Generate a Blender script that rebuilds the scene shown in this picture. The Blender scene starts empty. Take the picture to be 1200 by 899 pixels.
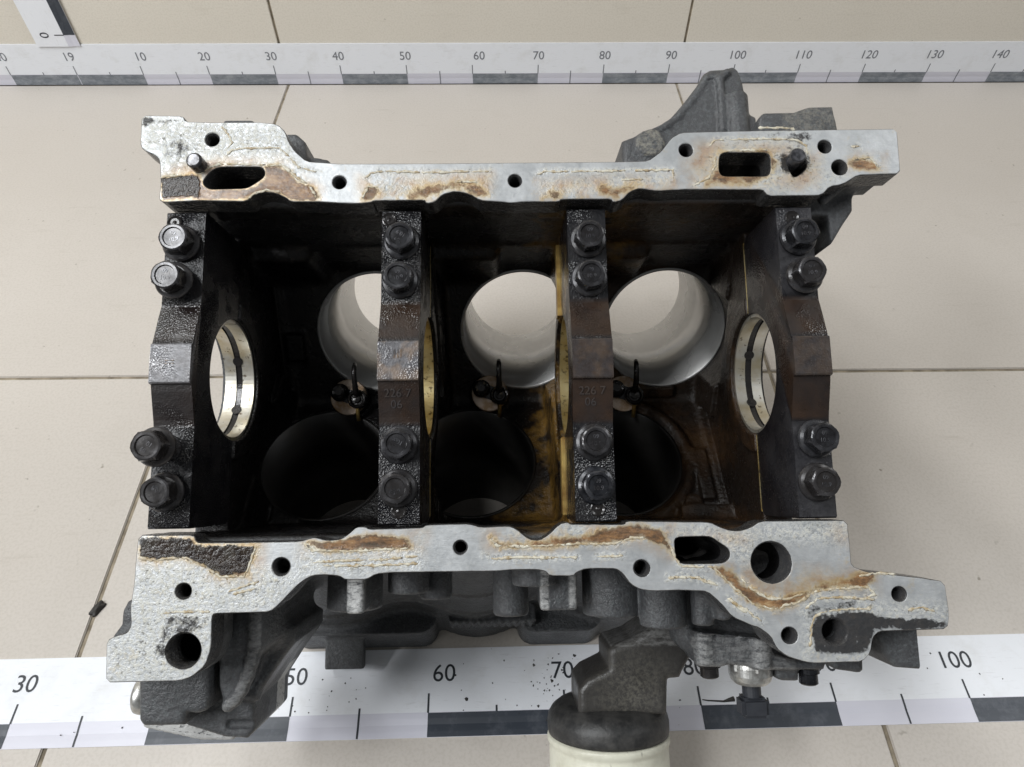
import bpy, bmesh, math, random
import numpy as np
from mathutils import Vector, Matrix, geometry
random.seed(11); np.random.seed(11)

# ------------------------------------------------------------------ camera, light, exposure
scn = bpy.context.scene
COL = scn.collection
FAR_RAIL = [(-189.0, 135.1), (-167.6, 134.6), (-165.9, 131.3), (-149.1, 130.7), (-126.2, 130.7), (-117.0, 129.6), (-112.6, 125.6), (-110.3, 119.4), (-107.0, 114.1), (-100.3, 107.9), (-82.1, 106.4), (-35.8, 106.2), (69.1, 106.3), (83.8, 106.6), (91.5, 112.5), (96.8, 119.7), (102.4, 123.0), (149.8, 123.8), (220.3, 124.2), (219.7, 99.1), (196.7, 98.5), (188.0, 93.2), (180.7, 92.1), (175.9, 87.1), (147.1, 87.1), (144.8, 90.7), (101.9, 91.2), (87.6, 90.4), (78.5, 92.1), (72.3, 89.9), (68.3, 85.4), (64.1, 84.2), (63.0, 86.1), (35.6, 86.2), (34.6, 84.8), (15.8, 85.1), (9.7, 84.3), (3.6, 85.2), (-7.0, 85.8), (-12.3, 89.4), (-19.8, 91.4), (-27.4, 89.5), (-32.0, 85.1), (-35.7, 84.5), (-36.6, 86.4), (-64.1, 86.3), (-65.2, 85.4), (-71.9, 84.8), (-81.6, 85.2), (-92.9, 86.0), (-107.9, 86.3), (-109.8, 88.2), (-114.9, 90.9), (-121.7, 92.0), (-127.3, 90.4), (-131.2, 86.5), (-156.0, 87.3), (-174.6, 86.4), (-176.9, 88.0), (-176.4, 95.7), (-177.7, 110.2), (-180.8, 113.3), (-184.6, 114.8), (-188.5, 117.7)]
NEAR_RAIL = [(-176.0, -86.7), (-149.7, -87.2), (-148.8, -89.8), (-146.8, -90.9), (-120.5, -91.2), (-97.6, -91.2), (-91.4, -89.6), (-89.7, -89.5), (-84.1, -91.0), (-77.2, -90.4), (-73.1, -87.8), (-69.6, -84.7), (-65.5, -84.6), (-63.9, -85.8), (-37.1, -85.6), (-35.4, -84.2), (-14.3, -84.0), (-8.7, -85.8), (5.3, -85.3), (8.1, -86.3), (15.3, -92.0), (20.6, -92.6), (25.4, -89.9), (30.9, -84.8), (34.5, -83.9), (36.0, -85.1), (63.1, -85.6), (64.1, -83.9), (105.9, -85.2), (110.0, -87.4), (114.9, -89.3), (119.8, -89.7), (125.6, -88.3), (131.1, -85.0), (174.1, -85.3), (174.3, -96.8), (174.2, -107.4), (182.0, -110.5), (209.5, -113.9), (219.9, -115.8), (220.5, -130.9), (219.0, -137.3), (185.4, -137.7), (181.6, -140.8), (179.9, -147.9), (175.8, -151.7), (150.7, -151.9), (144.9, -150.3), (139.1, -148.5), (135.0, -144.9), (132.4, -139.2), (126.8, -134.9), (123.8, -134.1), (114.4, -129.9), (108.5, -122.7), (102.6, -117.4), (90.0, -116.6), (76.0, -116.8), (69.8, -116.0), (65.0, -113.5), (61.7, -108.4), (58.1, -105.8), (43.0, -105.5), (38.1, -107.3), (36.6, -108.9), (25.4, -108.7), (23.4, -106.5), (19.2, -105.6), (7.2, -105.4), (-0.6, -106.0), (-32.5, -105.8), (-53.3, -105.8), (-60.2, -106.4), (-64.4, -108.9), (-74.7, -108.8), (-77.5, -107.0), (-83.8, -106.3), (-90.7, -106.5), (-94.7, -108.4), (-99.0, -111.7), (-106.7, -119.8), (-110.9, -123.3), (-137.9, -123.6), (-139.1, -125.6), (-138.8, -140.0), (-141.1, -147.7), (-147.5, -152.8), (-152.8, -154.2), (-187.0, -154.3), (-187.9, -135.8), (-183.7, -134.1), (-178.4, -132.7), (-176.6, -128.8), (-177.7, -120.9), (-176.6, -109.0), (-176.6, -98.3)]
FAR_HOLES = [(-150.9, 121.3, 3.6), (-82.3, 96.4, 3.5), (11.4, 96.4, 3.5), (104.3, 113.2, 3.6), (180.2, 114.6, 3.6), (187.3, 102.5, 4.2)]
FAR_SLOTS = [[(-155.1, 98.4), (-150.1, 104.7), (-145.7, 106.2), (-123.7, 106.0), (-121.4, 103.2), (-122.0, 99.2), (-130.7, 93.0), (-151.0, 92.6), (-154.6, 95.1)], [(121.6, 109.3), (124.1, 112.1), (148.6, 111.9), (150.6, 109.0), (149.9, 99.9), (147.5, 97.3), (123.2, 97.5), (121.0, 100.1)], [(158.2, 107.7), (164.5, 112.2), (170.3, 107.2), (169.2, 101.0), (162.0, 95.9), (159.2, 100.8)]]
NEAR_HOLES = [(-153.1, -113.4, 3.7), (-106.2, -102.6, 4.2), (-151.5, -141.1, 8.2), (-18.6, -94.8, 3.3), (70.6, -106.3, 3.9), (135.0, -104.6, 9.9), (197.1, -120.9, 3.5), (141.3, -139.4, 3.8), (163.7, -138.0, 6.1)]
NEAR_SLOTS = [[(86.8, -92.7), (89.3, -91.1), (105.5, -91.0), (115.0, -97.7), (114.9, -102.5), (111.0, -105.2), (90.6, -105.1), (87.2, -102.7)]]
STUDS = [(-156.9, 106.2), (162.1, 106.2)]
BROWN = [([(-176.2, 99.7), (-156.7, 101.1), (-154.6, 95.5), (-151.0, 92.6), (-130.7, 92.8), (-121.9, 96.8), (-121.4, 103.2), (-122.2, 105.6), (-116.2, 106.4), (-110.0, 103.1), (-105.3, 96.6), (-96.1, 92.5), (-92.9, 86.9), (-106.5, 87.0), (-111.1, 90.3), (-120.2, 92.3), (-127.6, 90.4), (-132.0, 87.3), (-174.7, 87.7)], 1), ([(-70.5, 86.7), (-66.1, 93.9), (-60.8, 92.7), (-64.4, 86.6)], 0.85), ([(-52.4, 86.5), (-41.8, 93.6), (-20.6, 95.9), (-8.4, 95.8), (-1.6, 87.7), (-8.5, 86.9), (-20.6, 91.8), (-31.2, 87.9), (-35.7, 84.8)], 0.6), ([(24.9, 85.8), (31.1, 91.4), (40.2, 88.1), (47.7, 86.1)], 0.55), ([(57.1, 92.8), (80.2, 95.0), (80.1, 92.5), (69.1, 87.0), (64.4, 84.6), (55.5, 89.5)], 0.55), ([(110.6, 92.3), (117.1, 99.5), (120.8, 109.3), (122.6, 112.6), (149.0, 112.7), (153.2, 107.4), (150.9, 96.8), (139.8, 92.5)], 0.6), ([(192.7, 105.4), (201.5, 108.1), (208.9, 100.8), (196.2, 101.8)], 0.95), ([(-176.0, -87.1), (-149.7, -87.6), (-146.8, -90.9), (-117.7, -91.4), (-121.9, -106.2), (-134.9, -107.3), (-143.4, -102.2), (-153.3, -98.0), (-161.5, -98.8), (-172.5, -98.3), (-175.7, -95.6)], 0.6), ([(-93.8, -91.5), (-77.2, -90.4), (-64.7, -89.0), (-45.8, -90.0), (-43.0, -94.8), (-63.2, -95.0), (-84.0, -95.5)], 0.95), ([(19.5, -93.7), (30.8, -91.1), (47.7, -90.0), (53.4, -87.4), (63.3, -86.1), (69.1, -84.3), (80.2, -88.6), (87.4, -100.0), (81.3, -94.7), (70.2, -90.8), (56.0, -93.3), (34.9, -94.6)], 0.95), ([(-3.9, -90.3), (2.4, -94.2), (28.0, -91.9), (27.9, -95.6), (-0.4, -95.0)], 0.9), ([(107.0, -106.6), (114.4, -108.5), (119.3, -114.0), (129.3, -121.1), (141.2, -122.0), (151.9, -118.6), (159.7, -115.2), (171.8, -113.9), (178.1, -111.1), (185.4, -111.3), (181.8, -116.9), (156.5, -117.9), (147.0, -123.4), (134.8, -126.8), (124.6, -123.7), (116.1, -117.1), (110.6, -109.8)], 0.95)]
GRIME = [([(-176.9, 100.2), (-158.2, 101.1), (-155.7, 95.5), (-156.1, 89.1), (-171.0, 89.2), (-175.4, 87.7)], 1), ([(151.9, 109.8), (159.9, 113.9), (169.5, 117.1), (171.8, 107.2), (169.6, 98.7), (161.6, 95.1), (155.8, 100.8)], 0.65), ([(-175.7, -87.7), (-150.4, -88.1), (-147.0, -91.7), (-119.0, -92.4), (-123.3, -104.8), (-134.7, -106.2), (-142.1, -101.5), (-153.3, -97.3), (-161.5, -97.8), (-171.9, -97.3), (-174.9, -95.3)], 1.1), ([(152.5, -133.9), (155.5, -129.3), (182.5, -128.4), (184.5, -131.2), (219.7, -133.3), (219.3, -137.6), (184.6, -137.9), (181.6, -140.8), (179.5, -147.1), (174.6, -148.9), (154.0, -147.7), (151.8, -141.7)], 0.85), ([(-162.7, -124.1), (-139.6, -123.6), (-139.3, -128.9), (-145.3, -132.0), (-158.0, -134.4), (-159.0, -145.5), (-166.0, -146.6), (-165.9, -138.2), (-161.0, -129.1)], 0.55), ([(-178.2, 119.9), (-170.0, 123.1), (-159.2, 119.8), (-157.2, 110.0), (-166.2, 110.1), (-175.0, 105.3), (-178.0, 110.2)], 0.42), ([(147.4, 123.6), (177.9, 124.0), (175.9, 118.7), (167.7, 113.8), (160.2, 117.2), (149.4, 118.9)], 0.5), ([(146.5, -130.3), (151.4, -124.7), (184.7, -121.7), (185.5, -128.1), (155.6, -128.7), (150.6, -134.6)], 0.5), ([(-189.3, 135.1), (-185.9, 134.7), (-179.7, 132.2), (-167.5, 133.0), (-167.4, 131.3), (-182.6, 130.6), (-186.3, 128.2), (-188.3, 124.9)], 0.75)]
CREAM = [([(-177.4, -97.6), (-139.5, -98.9), (-113.1, -103.4), (-99.1, -107.7), (-109.6, -122.8), (-139.6, -123.6), (-138.4, -147.8), (-151.5, -154.2), (-186.6, -154.1), (-187.6, -135.8), (-176.5, -131.5)], 1), ([(-189.0, 134.8), (-112.4, 129.6), (-105.7, 109.5), (-157.2, 110.0), (-156.7, 101.9), (-177.1, 102.1), (-178.5, 113.4), (-188.2, 118.0)], 1), ([(-69.1, 96.3), (-2.3, 99.7), (-2.4, 87.7), (-69.0, 86.7)], 1), ([(25.1, 95.5), (96.5, 99.7), (96.2, 93.2), (24.9, 85.8)], 1), ([(169.2, 94.2), (171.2, 99.0), (194.6, 100.5), (178.2, 90.8)], 1), ([(-97.9, -95.5), (-38.1, -96.5), (-38.1, -105.3), (-97.6, -105.7)], 1), ([(7.0, -84.9), (105.8, -85.9), (128.3, -89.7), (128.5, -107.5), (116.2, -101.9), (85.8, -90.4), (6.9, -91.1)], 1), ([(83.3, -85.7), (174.1, -85.7), (174.7, -96.0), (128.2, -93.8), (113.4, -89.1), (83.1, -90.1)], 1), ([(182.9, -124.5), (220.2, -126.6), (219.5, -133.0), (185.3, -131.0)], 1), ([(151.0, -130.4), (153.8, -150.2), (177.6, -149.2), (174.3, -152.2), (146.3, -151.1)], 1), ([(111.6, 111.0), (121.3, 117.5), (168.2, 119.6), (179.6, 107.2), (175.1, 90.9), (148.8, 88.7), (110.6, 92.3)], 1)]
AMBER = [([(-72.2, 99.6), (-0.7, 100.5), (-0.9, 83.7), (-71.9, 84.3)], 0.75), ([(23.6, 97.1), (100.3, 98.8), (99.6, 85.1), (23.3, 83.4)], 0.7), ([(110.5, 117.6), (156.2, 115.6), (154.3, 90.3), (101.3, 90.7), (102.2, 107.8)], 0.7), ([(154.0, 117.3), (176.8, 110.5), (175.1, 90.9), (165.8, 90.1), (152.3, 94.3)], 0.6), ([(192.3, 110.3), (212.5, 109.3), (211.6, 99.5), (191.4, 99.7)], 0.8), ([(-158.7, 110.0), (-111.7, 109.6), (-91.6, 93.3), (-89.9, 85.0), (-176.1, 85.8), (-177.1, 102.1)], 0.8), ([(-178.1, -86.0), (-113.7, -87.1), (-115.6, -108.0), (-136.2, -109.0), (-154.6, -99.3), (-176.5, -99.6)], 0.7), ([(-98.1, -88.0), (-34.0, -83.6), (-36.7, -97.2), (-97.8, -96.9)], 0.6), ([(-8.7, -84.7), (28.1, -85.3), (27.8, -96.3), (-6.0, -95.7)], 0.7), ([(7.0, -86.3), (30.9, -83.9), (86.0, -84.8), (89.7, -95.9), (85.1, -102.7), (68.6, -94.2), (6.8, -95.9)], 0.75), ([(85.8, -90.4), (119.8, -90.2), (128.1, -92.4), (126.2, -99.3), (117.9, -96.4), (85.6, -93.1)], 0.5), ([(104.9, -104.4), (187.3, -109.4), (186.4, -119.5), (156.4, -119.0), (136.2, -128.7), (117.4, -119.8)], 0.8), ([(165.3, -85.6), (174.4, -85.7), (174.5, -97.5), (167.1, -98.9)], 0.5)]
BEADS = [[(-142.5, 112.3), (-140.0, 115.0), (-134.7, 116.0), (-115.0, 116.3), (-110.3, 112.0), (-104.0, 105.0), (-94.9, 102.5)], [(-121.5, 106.1), (-113.1, 106.4), (-105.4, 99.5), (-98.4, 95.0), (-94.1, 87.7)], [(-156.7, 101.6), (-151.6, 105.4), (-146.4, 107.0), (-133.6, 107.0), (-121.5, 106.4)], [(-146.0, 128.2), (-142.7, 124.5), (-140.2, 119.6), (-142.4, 116.4)], [(-177.4, 99.7), (-171.7, 100.9), (-165.7, 100.7)], [(-130.5, 87.3), (-127.6, 90.1), (-120.9, 92.3), (-113.4, 91.1)], [(-68.4, 98.7), (-65.4, 101.4), (-60.1, 102.2), (-31.2, 101.5), (-2.3, 101.9)], [(23.7, 100.0), (27.5, 101.6), (45.1, 101.3), (96.6, 101.8), (96.5, 96.8)], [(68.7, 96.4), (80.2, 96.6)], [(-20.6, 95.9), (-9.9, 95.8), (-5.4, 93.3), (-2.1, 87.7)], [(-69.7, 87.5), (-66.8, 93.9), (-63.0, 92.7)], [(116.9, 115.6), (120.2, 118.8), (143.2, 119.3), (165.0, 118.7), (169.7, 115.1), (170.5, 109.7)], [(120.5, 109.6), (119.2, 102.8), (115.5, 97.1), (107.5, 92.8)], [(122.6, 112.6), (149.0, 112.7)], [(194.3, 114.4), (199.0, 114.4)], [(195.1, 106.7), (203.8, 108.3), (208.7, 102.0)], [(144.4, 125.3), (156.2, 125.9), (164.7, 124.6)], [(-175.1, -96.7), (-169.7, -98.6), (-161.5, -97.8), (-153.3, -97.4), (-143.4, -101.8), (-135.2, -107.0), (-123.9, -106.8), (-120.8, -99.2), (-118.6, -92.7)], [(-131.2, -114.1), (-123.7, -111.5), (-116.7, -109.4)], [(-129.1, -115.2), (-118.2, -112.7)], [(-95.5, -91.5), (-91.2, -95.4), (-84.3, -95.1), (-77.0, -96.1)], [(-162.0, -123.6), (-156.0, -122.9), (-139.6, -123.2)], [(-90.8, -100.8), (-77.0, -100.2), (-56.2, -100.0), (-39.5, -98.5)], [(-88.0, -102.2), (-63.1, -102.9), (-39.5, -102.2)], [(-6.8, -98.7), (-1.9, -100.5), (7.9, -100.0), (27.5, -100.4)], [(-3.9, -90.9), (-0.4, -94.2), (10.8, -94.9), (27.6, -94.6)], [(-95.2, -91.5), (-89.6, -95.0), (-70.1, -95.7), (-44.4, -94.8)], [(6.7, -100.0), (22.1, -100.3), (39.2, -100.6)], [(48.7, -100.4), (61.4, -100.2)], [(83.3, -111.5), (90.3, -110.7), (98.7, -111.3), (107.2, -114.6)], [(112.1, -121.4), (121.5, -127.6), (128.1, -132.4)], [(84.8, -95.2), (87.3, -101.4), (89.9, -105.5), (105.3, -106.3), (109.7, -109.9)], [(20.8, -94.8), (41.9, -94.0), (57.4, -94.3), (65.9, -91.7), (73.0, -91.5)], [(83.3, -110.8), (94.0, -111.0), (101.4, -113.0), (107.6, -115.3)], [(112.1, -121.4), (116.3, -125.5), (121.3, -128.1)], [(107.4, -107.8), (116.4, -117.2), (124.9, -124.5), (134.8, -126.9), (147.0, -123.7), (155.2, -119.0), (165.5, -117.6), (182.1, -117.3), (184.7, -120.9), (177.0, -123.4)], [(148.4, -128.6), (152.1, -125.4), (156.1, -122.3), (165.1, -121.7), (184.5, -123.1)], [(151.0, -144.5), (152.3, -136.1), (153.9, -131.1), (157.8, -128.8), (169.1, -127.5), (182.6, -127.5)], [(119.4, -111.9), (125.0, -117.7), (132.2, -121.7), (141.1, -122.3), (150.3, -119.6)], [(178.1, -111.9), (187.2, -110.6), (196.2, -111.3)], [(200.5, -128.4), (208.1, -127.4), (213.9, -129.3)]]
FAR_BRACKET = [([(76.7, 137.6), (84.7, 140.7), (100.3, 147.0), (106.3, 151.7), (113.8, 160.6), (123.6, 173.1), (127.9, 180.8), (131.9, 183.3), (141.1, 183.8), (146.4, 185.6), (149.4, 182.7), (151.5, 175.0), (152.4, 168.7), (154.5, 167.3), (154.6, 154.1), (158.4, 152.0), (155.6, 112.0), (76.2, 112.7)], -14, 26)]
FAR_POST = [(138.9, 165.9), (153.0, 165.8), (136.1, 120.9)]
END_PIN = [(184.4, 90.5), (191.0, 96.0), (198.2, 101.4)]
FAR_RIDGE = [(133.6, 179.3), (128.9, 176.5), (119.1, 162.0), (111.5, 153.1), (104.1, 146.9), (87.2, 138.9)]
FAR_WORN = (92.9, 134.9)
FAR_SPINE = [(141.7, 180.1), (136.7, 175.9), (137.2, 162.7), (136.5, 142.2)]
FAR_LUMPS = [([(146.6, 133.6), (149.4, 136.8), (178.0, 137.2), (182.4, 134.0), (184.2, 127.1), (182.9, 112.0), (145.1, 112.3)], 15, 57), ([(172.3, 147.0), (183.9, 151.2), (198.4, 151.5), (200.3, 137.5), (198.9, 121.7), (170.4, 121.9)], 0, 38), ([(-151.9, 136.3), (-150.5, 140.0), (-134.7, 139.9), (-133.0, 137.5), (-132.4, 122.6), (-151.3, 122.7)], 10, 48), ([(-122.4, 136.8), (-120.8, 138.9), (-114.2, 138.9), (-109.2, 134.1), (-107.6, 124.4), (-108.5, 112.2), (-126.4, 112.4)], -10, 34), ([(-111.6, 123.0), (-105.1, 126.6), (-96.8, 124.9), (-93.4, 121.0), (-93.2, 110.5), (-111.2, 110.7)], -10, 30), ([(199.5, 104.2), (205.7, 99.8), (204.3, 86.9), (198.0, 78.5), (191.4, 68.4), (184.5, 62.7), (176.3, 61.1), (173.0, 61.1), (176.5, 104.4)], 8, 38), ([(-193.3, 140.3), (-158.3, 137.4), (-132.9, 135.5), (-123.3, 133.7), (-114.7, 116.7), (-115.6, 94.9), (-179.6, 95.5), (-182.4, 117.2), (-189.1, 124.1), (-194.1, 127.5)], 20, 46)]
NEAR_LUMPS = [([(-195.6, -138.3), (-190.7, -131.3), (-190.6, -124.7), (-188.1, -119.5), (-183.6, -118.6), (-171.5, -129.2), (-179.3, -141.4)], 0, 44), ([(194.3, -138.8), (226.9, -139.4), (219.0, -160.0), (214.7, -161.1), (201.6, -159.9), (196.7, -153.7), (194.3, -144.7)], -5, 42), ([(170.3, -154.4), (192.0, -154.8), (191.1, -164.6), (188.6, -165.3), (175.9, -163.3)], 0, 30), ([(136.0, -122.1), (159.7, -118.0), (184.8, -117.0), (228.3, -120.7), (227.1, -138.6), (190.6, -138.0), (184.5, -153.2), (156.8, -153.5), (147.9, -149.6), (142.0, -145.9)], 18, 46), ([(-182.1, -103.7), (-117.7, -104.8), (-117.0, -122.9), (-146.8, -124.5), (-146.1, -151.0), (-154.9, -156.2), (-191.9, -156.1), (-192.3, -140.7), (-181.3, -136.8)], 18, 46)]
BRACKET = [([(-190.1, -148.5), (-187.8, -182.4), (-185.5, -185.4), (-164.0, -185.4), (-164.2, -179.1), (-157.5, -179.7), (-153.2, -178.4), (-152.0, -171.9), (-153.2, -149.2)], -34, 26), ([(-175.7, -155.7), (-173.6, -192.0), (-151.6, -198.9), (-139.2, -199.8), (-136.0, -196.1), (-135.8, -180.4), (-125.0, -163.7), (-115.0, -149.8), (-115.2, -141.6), (-167.0, -140.7)], -60, 4)]
FLANGE = [([(-216.7, -201.1), (-191.0, -201.1), (-160.2, -208.7), (-161.1, -213.5), (-182.1, -212.8), (-215.7, -205.2)], -48, -36)]
ARCH = ([(-150.3, -127.5), (-129.7, -127.8), (-129.5, -147.2), (-132.4, -159.6), (-136.9, -170.9), (-142.3, -176.9), (-146.0, -174.5), (-148.4, -166.9)], -30, 24)
ARCH_RIM = [(-130.2, -127.5), (-129.4, -138.2), (-129.8, -146.8), (-131.3, -154.4), (-133.4, -161.9), (-136.1, -168.5), (-139.6, -173.8), (-142.8, -176.6)]
PLUG = [(-199.5, -177.7), (-203.5, -177.6), (-200.1, -169.3)]
BOLT_EAR = (-138.7, -192.2)
BOSSES = [(-79.1, 14.9, -130.0, 15.0), (-48.9, 11.1, -121.0, 22.0), (-35.6, 9.1, -126.7, 6.0), (6.5, 10.2, -137.3, 0.0), (18.7, 11.8, -117.1, 30.0), (63.1, 16.5, -136.5, 8.0), (89.3, 12.8, -141.5, 18.0), (109.4, 6.0, -140.3, 24.0), (118.0, 3.9, -136.8, 30.0)]
RIBS = [(-73.3, 4.5, -128.3, 44.0, 30), (31.7, 10.0, -131.2, 28.0, 30), (-116.1, 14.4, -196.5, -128.0, 9)]
COVER = [([(108.8, -147.7), (145.0, -151.5), (153.9, -160.6), (163.3, -163.5), (181.4, -164.7), (181.0, -169.2), (153.3, -168.9), (148.1, -168.2), (127.8, -165.5), (122.0, -167.0), (109.7, -165.6)], -26, 8)]
COVER_LOBES = [[(109.0, -148.1), (119.8, -165.8)], [(139.2, -151.7), (152.4, -168.3)]]
COVER_EDGE = [([(108.0, -146.4), (144.4, -150.5), (144.4, -151.6), (108.0, -147.7)], 4, 11)]
COVER_LUGS = [([(155.8, -167.5), (168.9, -167.7), (168.2, -176.6), (159.0, -176.2), (155.3, -174.8)], -22, 2)]
SENSOR = [(131.2, -168.9), (155.5, -169.4), (143.4, -167.7), (142.7, -177.8), (137.7, -180.5), (148.3, -180.7), (142.2, -185.1), (135.3, -187.7), (151.2, -188.0), (142.4, -196.2)]
COVER_BOLTS = [[(112.8, -167.6), (125.6, -167.9), (118.7, -174.6)], [(169.4, -171.9), (182.1, -172.2), (175.1, -179.4)]]
HOUSING = [([(63.5, -161.8), (66.1, -159.5), (78.3, -155.9), (90.7, -148.4), (108.0, -147.7), (115.6, -155.6), (115.2, -162.3), (107.6, -174.1), (105.3, -178.3), (98.3, -178.6), (96.8, -198.8), (44.9, -197.7), (45.3, -182.8), (50.4, -177.7), (63.6, -171.8)], -62, -16)]
FEET = [[(0.4796, -0.8579), (0.5899, -0.8595)], [(0.6511, -0.8571), (0.7133, -0.858)]]
DIRT_LUMP = (0.3174, -0.8237)
CRUMBS = [(0.6724, -0.8907, 0.98), (0.6819, -0.8902, 1.6), (0.6734, -0.8757, 1.14), (0.6744, -0.8902, 1.36), (0.6827, -0.8641, 1.46), (0.6661, -0.901, 2.48), (0.6758, -0.8811, 1.23), (0.6656, -0.8844, 1.07), (0.6927, -0.8748, 1.16), (0.6846, -0.8759, 1.56), (0.6612, -0.884, 1.22), (0.6766, -0.894, 1.48), (0.6864, -0.8901, 0.84), (0.6625, -0.8868, 1.7), (0.6659, -0.8892, 1.26), (0.6608, -0.9009, 0.88), (0.6765, -0.8815, 0.57), (0.6745, -0.8669, 0.78), (0.6768, -0.8974, 0.55), (0.6949, -0.8654, 2.49), (0.681, -0.8861, 1.66), (0.6502, -0.9005, 1.24), (0.67, -0.8927, 1.03), (0.6516, -0.906, 0.9), (0.6784, -0.8871, 1.44), (0.6708, -0.8903, 1.68), (0.673, -0.8891, 0.57), (0.6698, -0.8782, 0.55), (0.6705, -0.9269, 0.65), (0.6745, -0.8717, 1.69), (0.6722, -0.8977, 0.54), (0.6713, -0.9107, 1.5), (0.6802, -0.8869, 0.79), (0.6736, -0.9096, 0.67), (0.6852, -0.8777, 1.69), (0.6856, -0.874, 1.45), (0.6675, -0.885, 1.36), (0.6932, -0.8677, 0.9), (0.6779, -0.8671, 1.48), (0.6637, -0.8684, 1.48), (0.6764, -0.8835, 3.0), (0.6708, -0.8814, 1.58), (0.6881, -0.8813, 0.57), (0.6635, -0.8721, 2.51), (0.6724, -0.8858, 1.61), (0.6763, -0.8804, 1.47), (0.7351, -0.8598, 1.55), (0.7219, -0.8601, 1.57), (0.7138, -0.8646, 0.53), (0.7165, -0.8606, 1.54), (0.7313, -0.8672, 1.42), (0.7443, -0.8646, 1.49), (0.7165, -0.8624, 1.44), (0.7263, -0.869, 1.66), (0.7355, -0.8681, 1.56), (0.7076, -0.8672, 1.43), (0.5311, -0.8878, 0.86), (0.4861, -0.8985, 1.26), (0.5269, -0.8962, 1.09), (0.4722, -0.8859, 1.35), (0.5114, -0.9017, 1.08), (0.5117, -0.8919, 0.79), (0.4985, -0.9031, 1.68), (0.5051, -0.8804, 1.58), (0.4726, -0.895, 1.56), (0.5262, -0.8796, 1.03), (0.5223, -0.8832, 1.29), (0.5319, -0.8943, 1.47), (0.5378, -0.8869, 1.19), (0.5129, -0.8888, 1.77), (0.6418, -0.8962, 0.89), (0.6322, -0.8845, 1.64), (0.6409, -0.8684, 1.64), (0.6043, -0.8784, 2.14), (0.6314, -0.8596, 0.64), (0.6101, -0.8703, 1.24), (0.611, -0.9032, 0.99), (0.6564, -0.8759, 0.87), (0.613, -0.8951, 3.05), (0.609, -0.8893, 1.48), (0.4763, -0.9003, 0.72), (0.4697, -0.8929, 1.69), (0.4716, -0.8976, 1.05), (0.5116, -0.8994, 1.22), (0.4883, -0.9022, 1.38), (0.4975, -0.8944, 0.68), (0.7668, -0.9151, 0.7), (0.7704, -0.8984, 1.65), (0.7693, -0.9036, 0.62), (1.0159, -0.887, 1.03), (0.9967, -0.8981, 1.34), (0.9687, -0.8675, 1.55), (0.9622, -0.8786, 1.37), (1.0002, -0.8833, 1.51), (0.3665, -0.9114, 1.55), (0.3241, -0.9155, 1.53), (0.3331, -0.9138, 0.96), (0.4172, -0.9124, 0.68)]
GREASE = [(0.8103, -0.8982), (0.8024, -0.8998), (0.7912, -0.8991), (0.7869, -0.8984)]
CAM_LOC = (0.64201, -1.03264, 0.54353)
CAM_R = (0.999871, -0.015433, 0.004524)
CAM_U = (0.009207, 0.77997, 0.625749)
CAM_F = (0.013185, 0.625626, -0.780012)
BX = (0.999987, 0.005146, 0.0)
BY = (-0.004457, 0.866014, 0.5)
BZ = (0.002573, -0.499993, 0.866025)
BO = (0.63836, -0.77041, 0.22322)
FR = (-0.01455, -0.92725, 0.01087)

cam_data = bpy.data.cameras.new("camera"); cam = bpy.data.objects.new("camera", cam_data); COL.objects.link(cam)
r_, u_, f_ = Vector(CAM_R), Vector(CAM_U), Vector(CAM_F)
cam.matrix_world = Matrix(((r_.x, u_.x, -f_.x, CAM_LOC[0]), (r_.y, u_.y, -f_.y, CAM_LOC[1]), (r_.z, u_.z, -f_.z, CAM_LOC[2]), (0, 0, 0, 1)))
cam_data.sensor_width = 36; cam_data.lens = 36*808.34/1200; cam_data.clip_start = .01; cam_data.clip_end = 50
scn.camera = cam
world = bpy.data.worlds.new("World"); scn.world = world; world.use_nodes = True
world.node_tree.nodes["Background"].inputs[0].default_value = (.95, .98, 1, 1)
world.node_tree.nodes["Background"].inputs[1].default_value = .175
def area(name, loc, target, sx, sy, watt, col):
    l = bpy.data.lights.new(name, 'AREA'); l.shape = 'RECTANGLE'; l.size = sx; l.size_y = sy; l.energy = watt; l.color = col
    o = bpy.data.objects.new(name, l); COL.objects.link(o); o.location = loc
    o.rotation_euler = (Vector(target)-Vector(loc)).to_track_quat('-Z', 'Y').to_euler()
    return o
area("ceiling_lamp", (-.45, -.92, 2.4), (.5, -.75, .1), 1.4, .32, 37, (.96, .985, 1))
area("ceiling_lamp", (2.7, -.62, 2.3), (.75, -.6, .1), 1.2, .6, 18, (.97, .985, 1))  # added fill light that lifts the right side
area("ceiling_lamp", (-1.7, -1.7, 2.3), (.6, -.7, .1), 1.2, .30, 55, (.97, .985, 1))
scn.view_settings.view_transform = 'Standard'; scn.view_settings.look = 'None'
scn.view_settings.exposure = -.04; scn.view_settings.gamma = 1
try: scn.view_settings.use_curve_mapping = False
except Exception: pass

scn.cycles.max_bounces = 4; scn.cycles.diffuse_bounces = 3; scn.cycles.glossy_bounces = 2; scn.cycles.caustics_reflective = False; scn.cycles.caustics_refractive = False; scn.cycles.adaptive_threshold = .02

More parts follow.
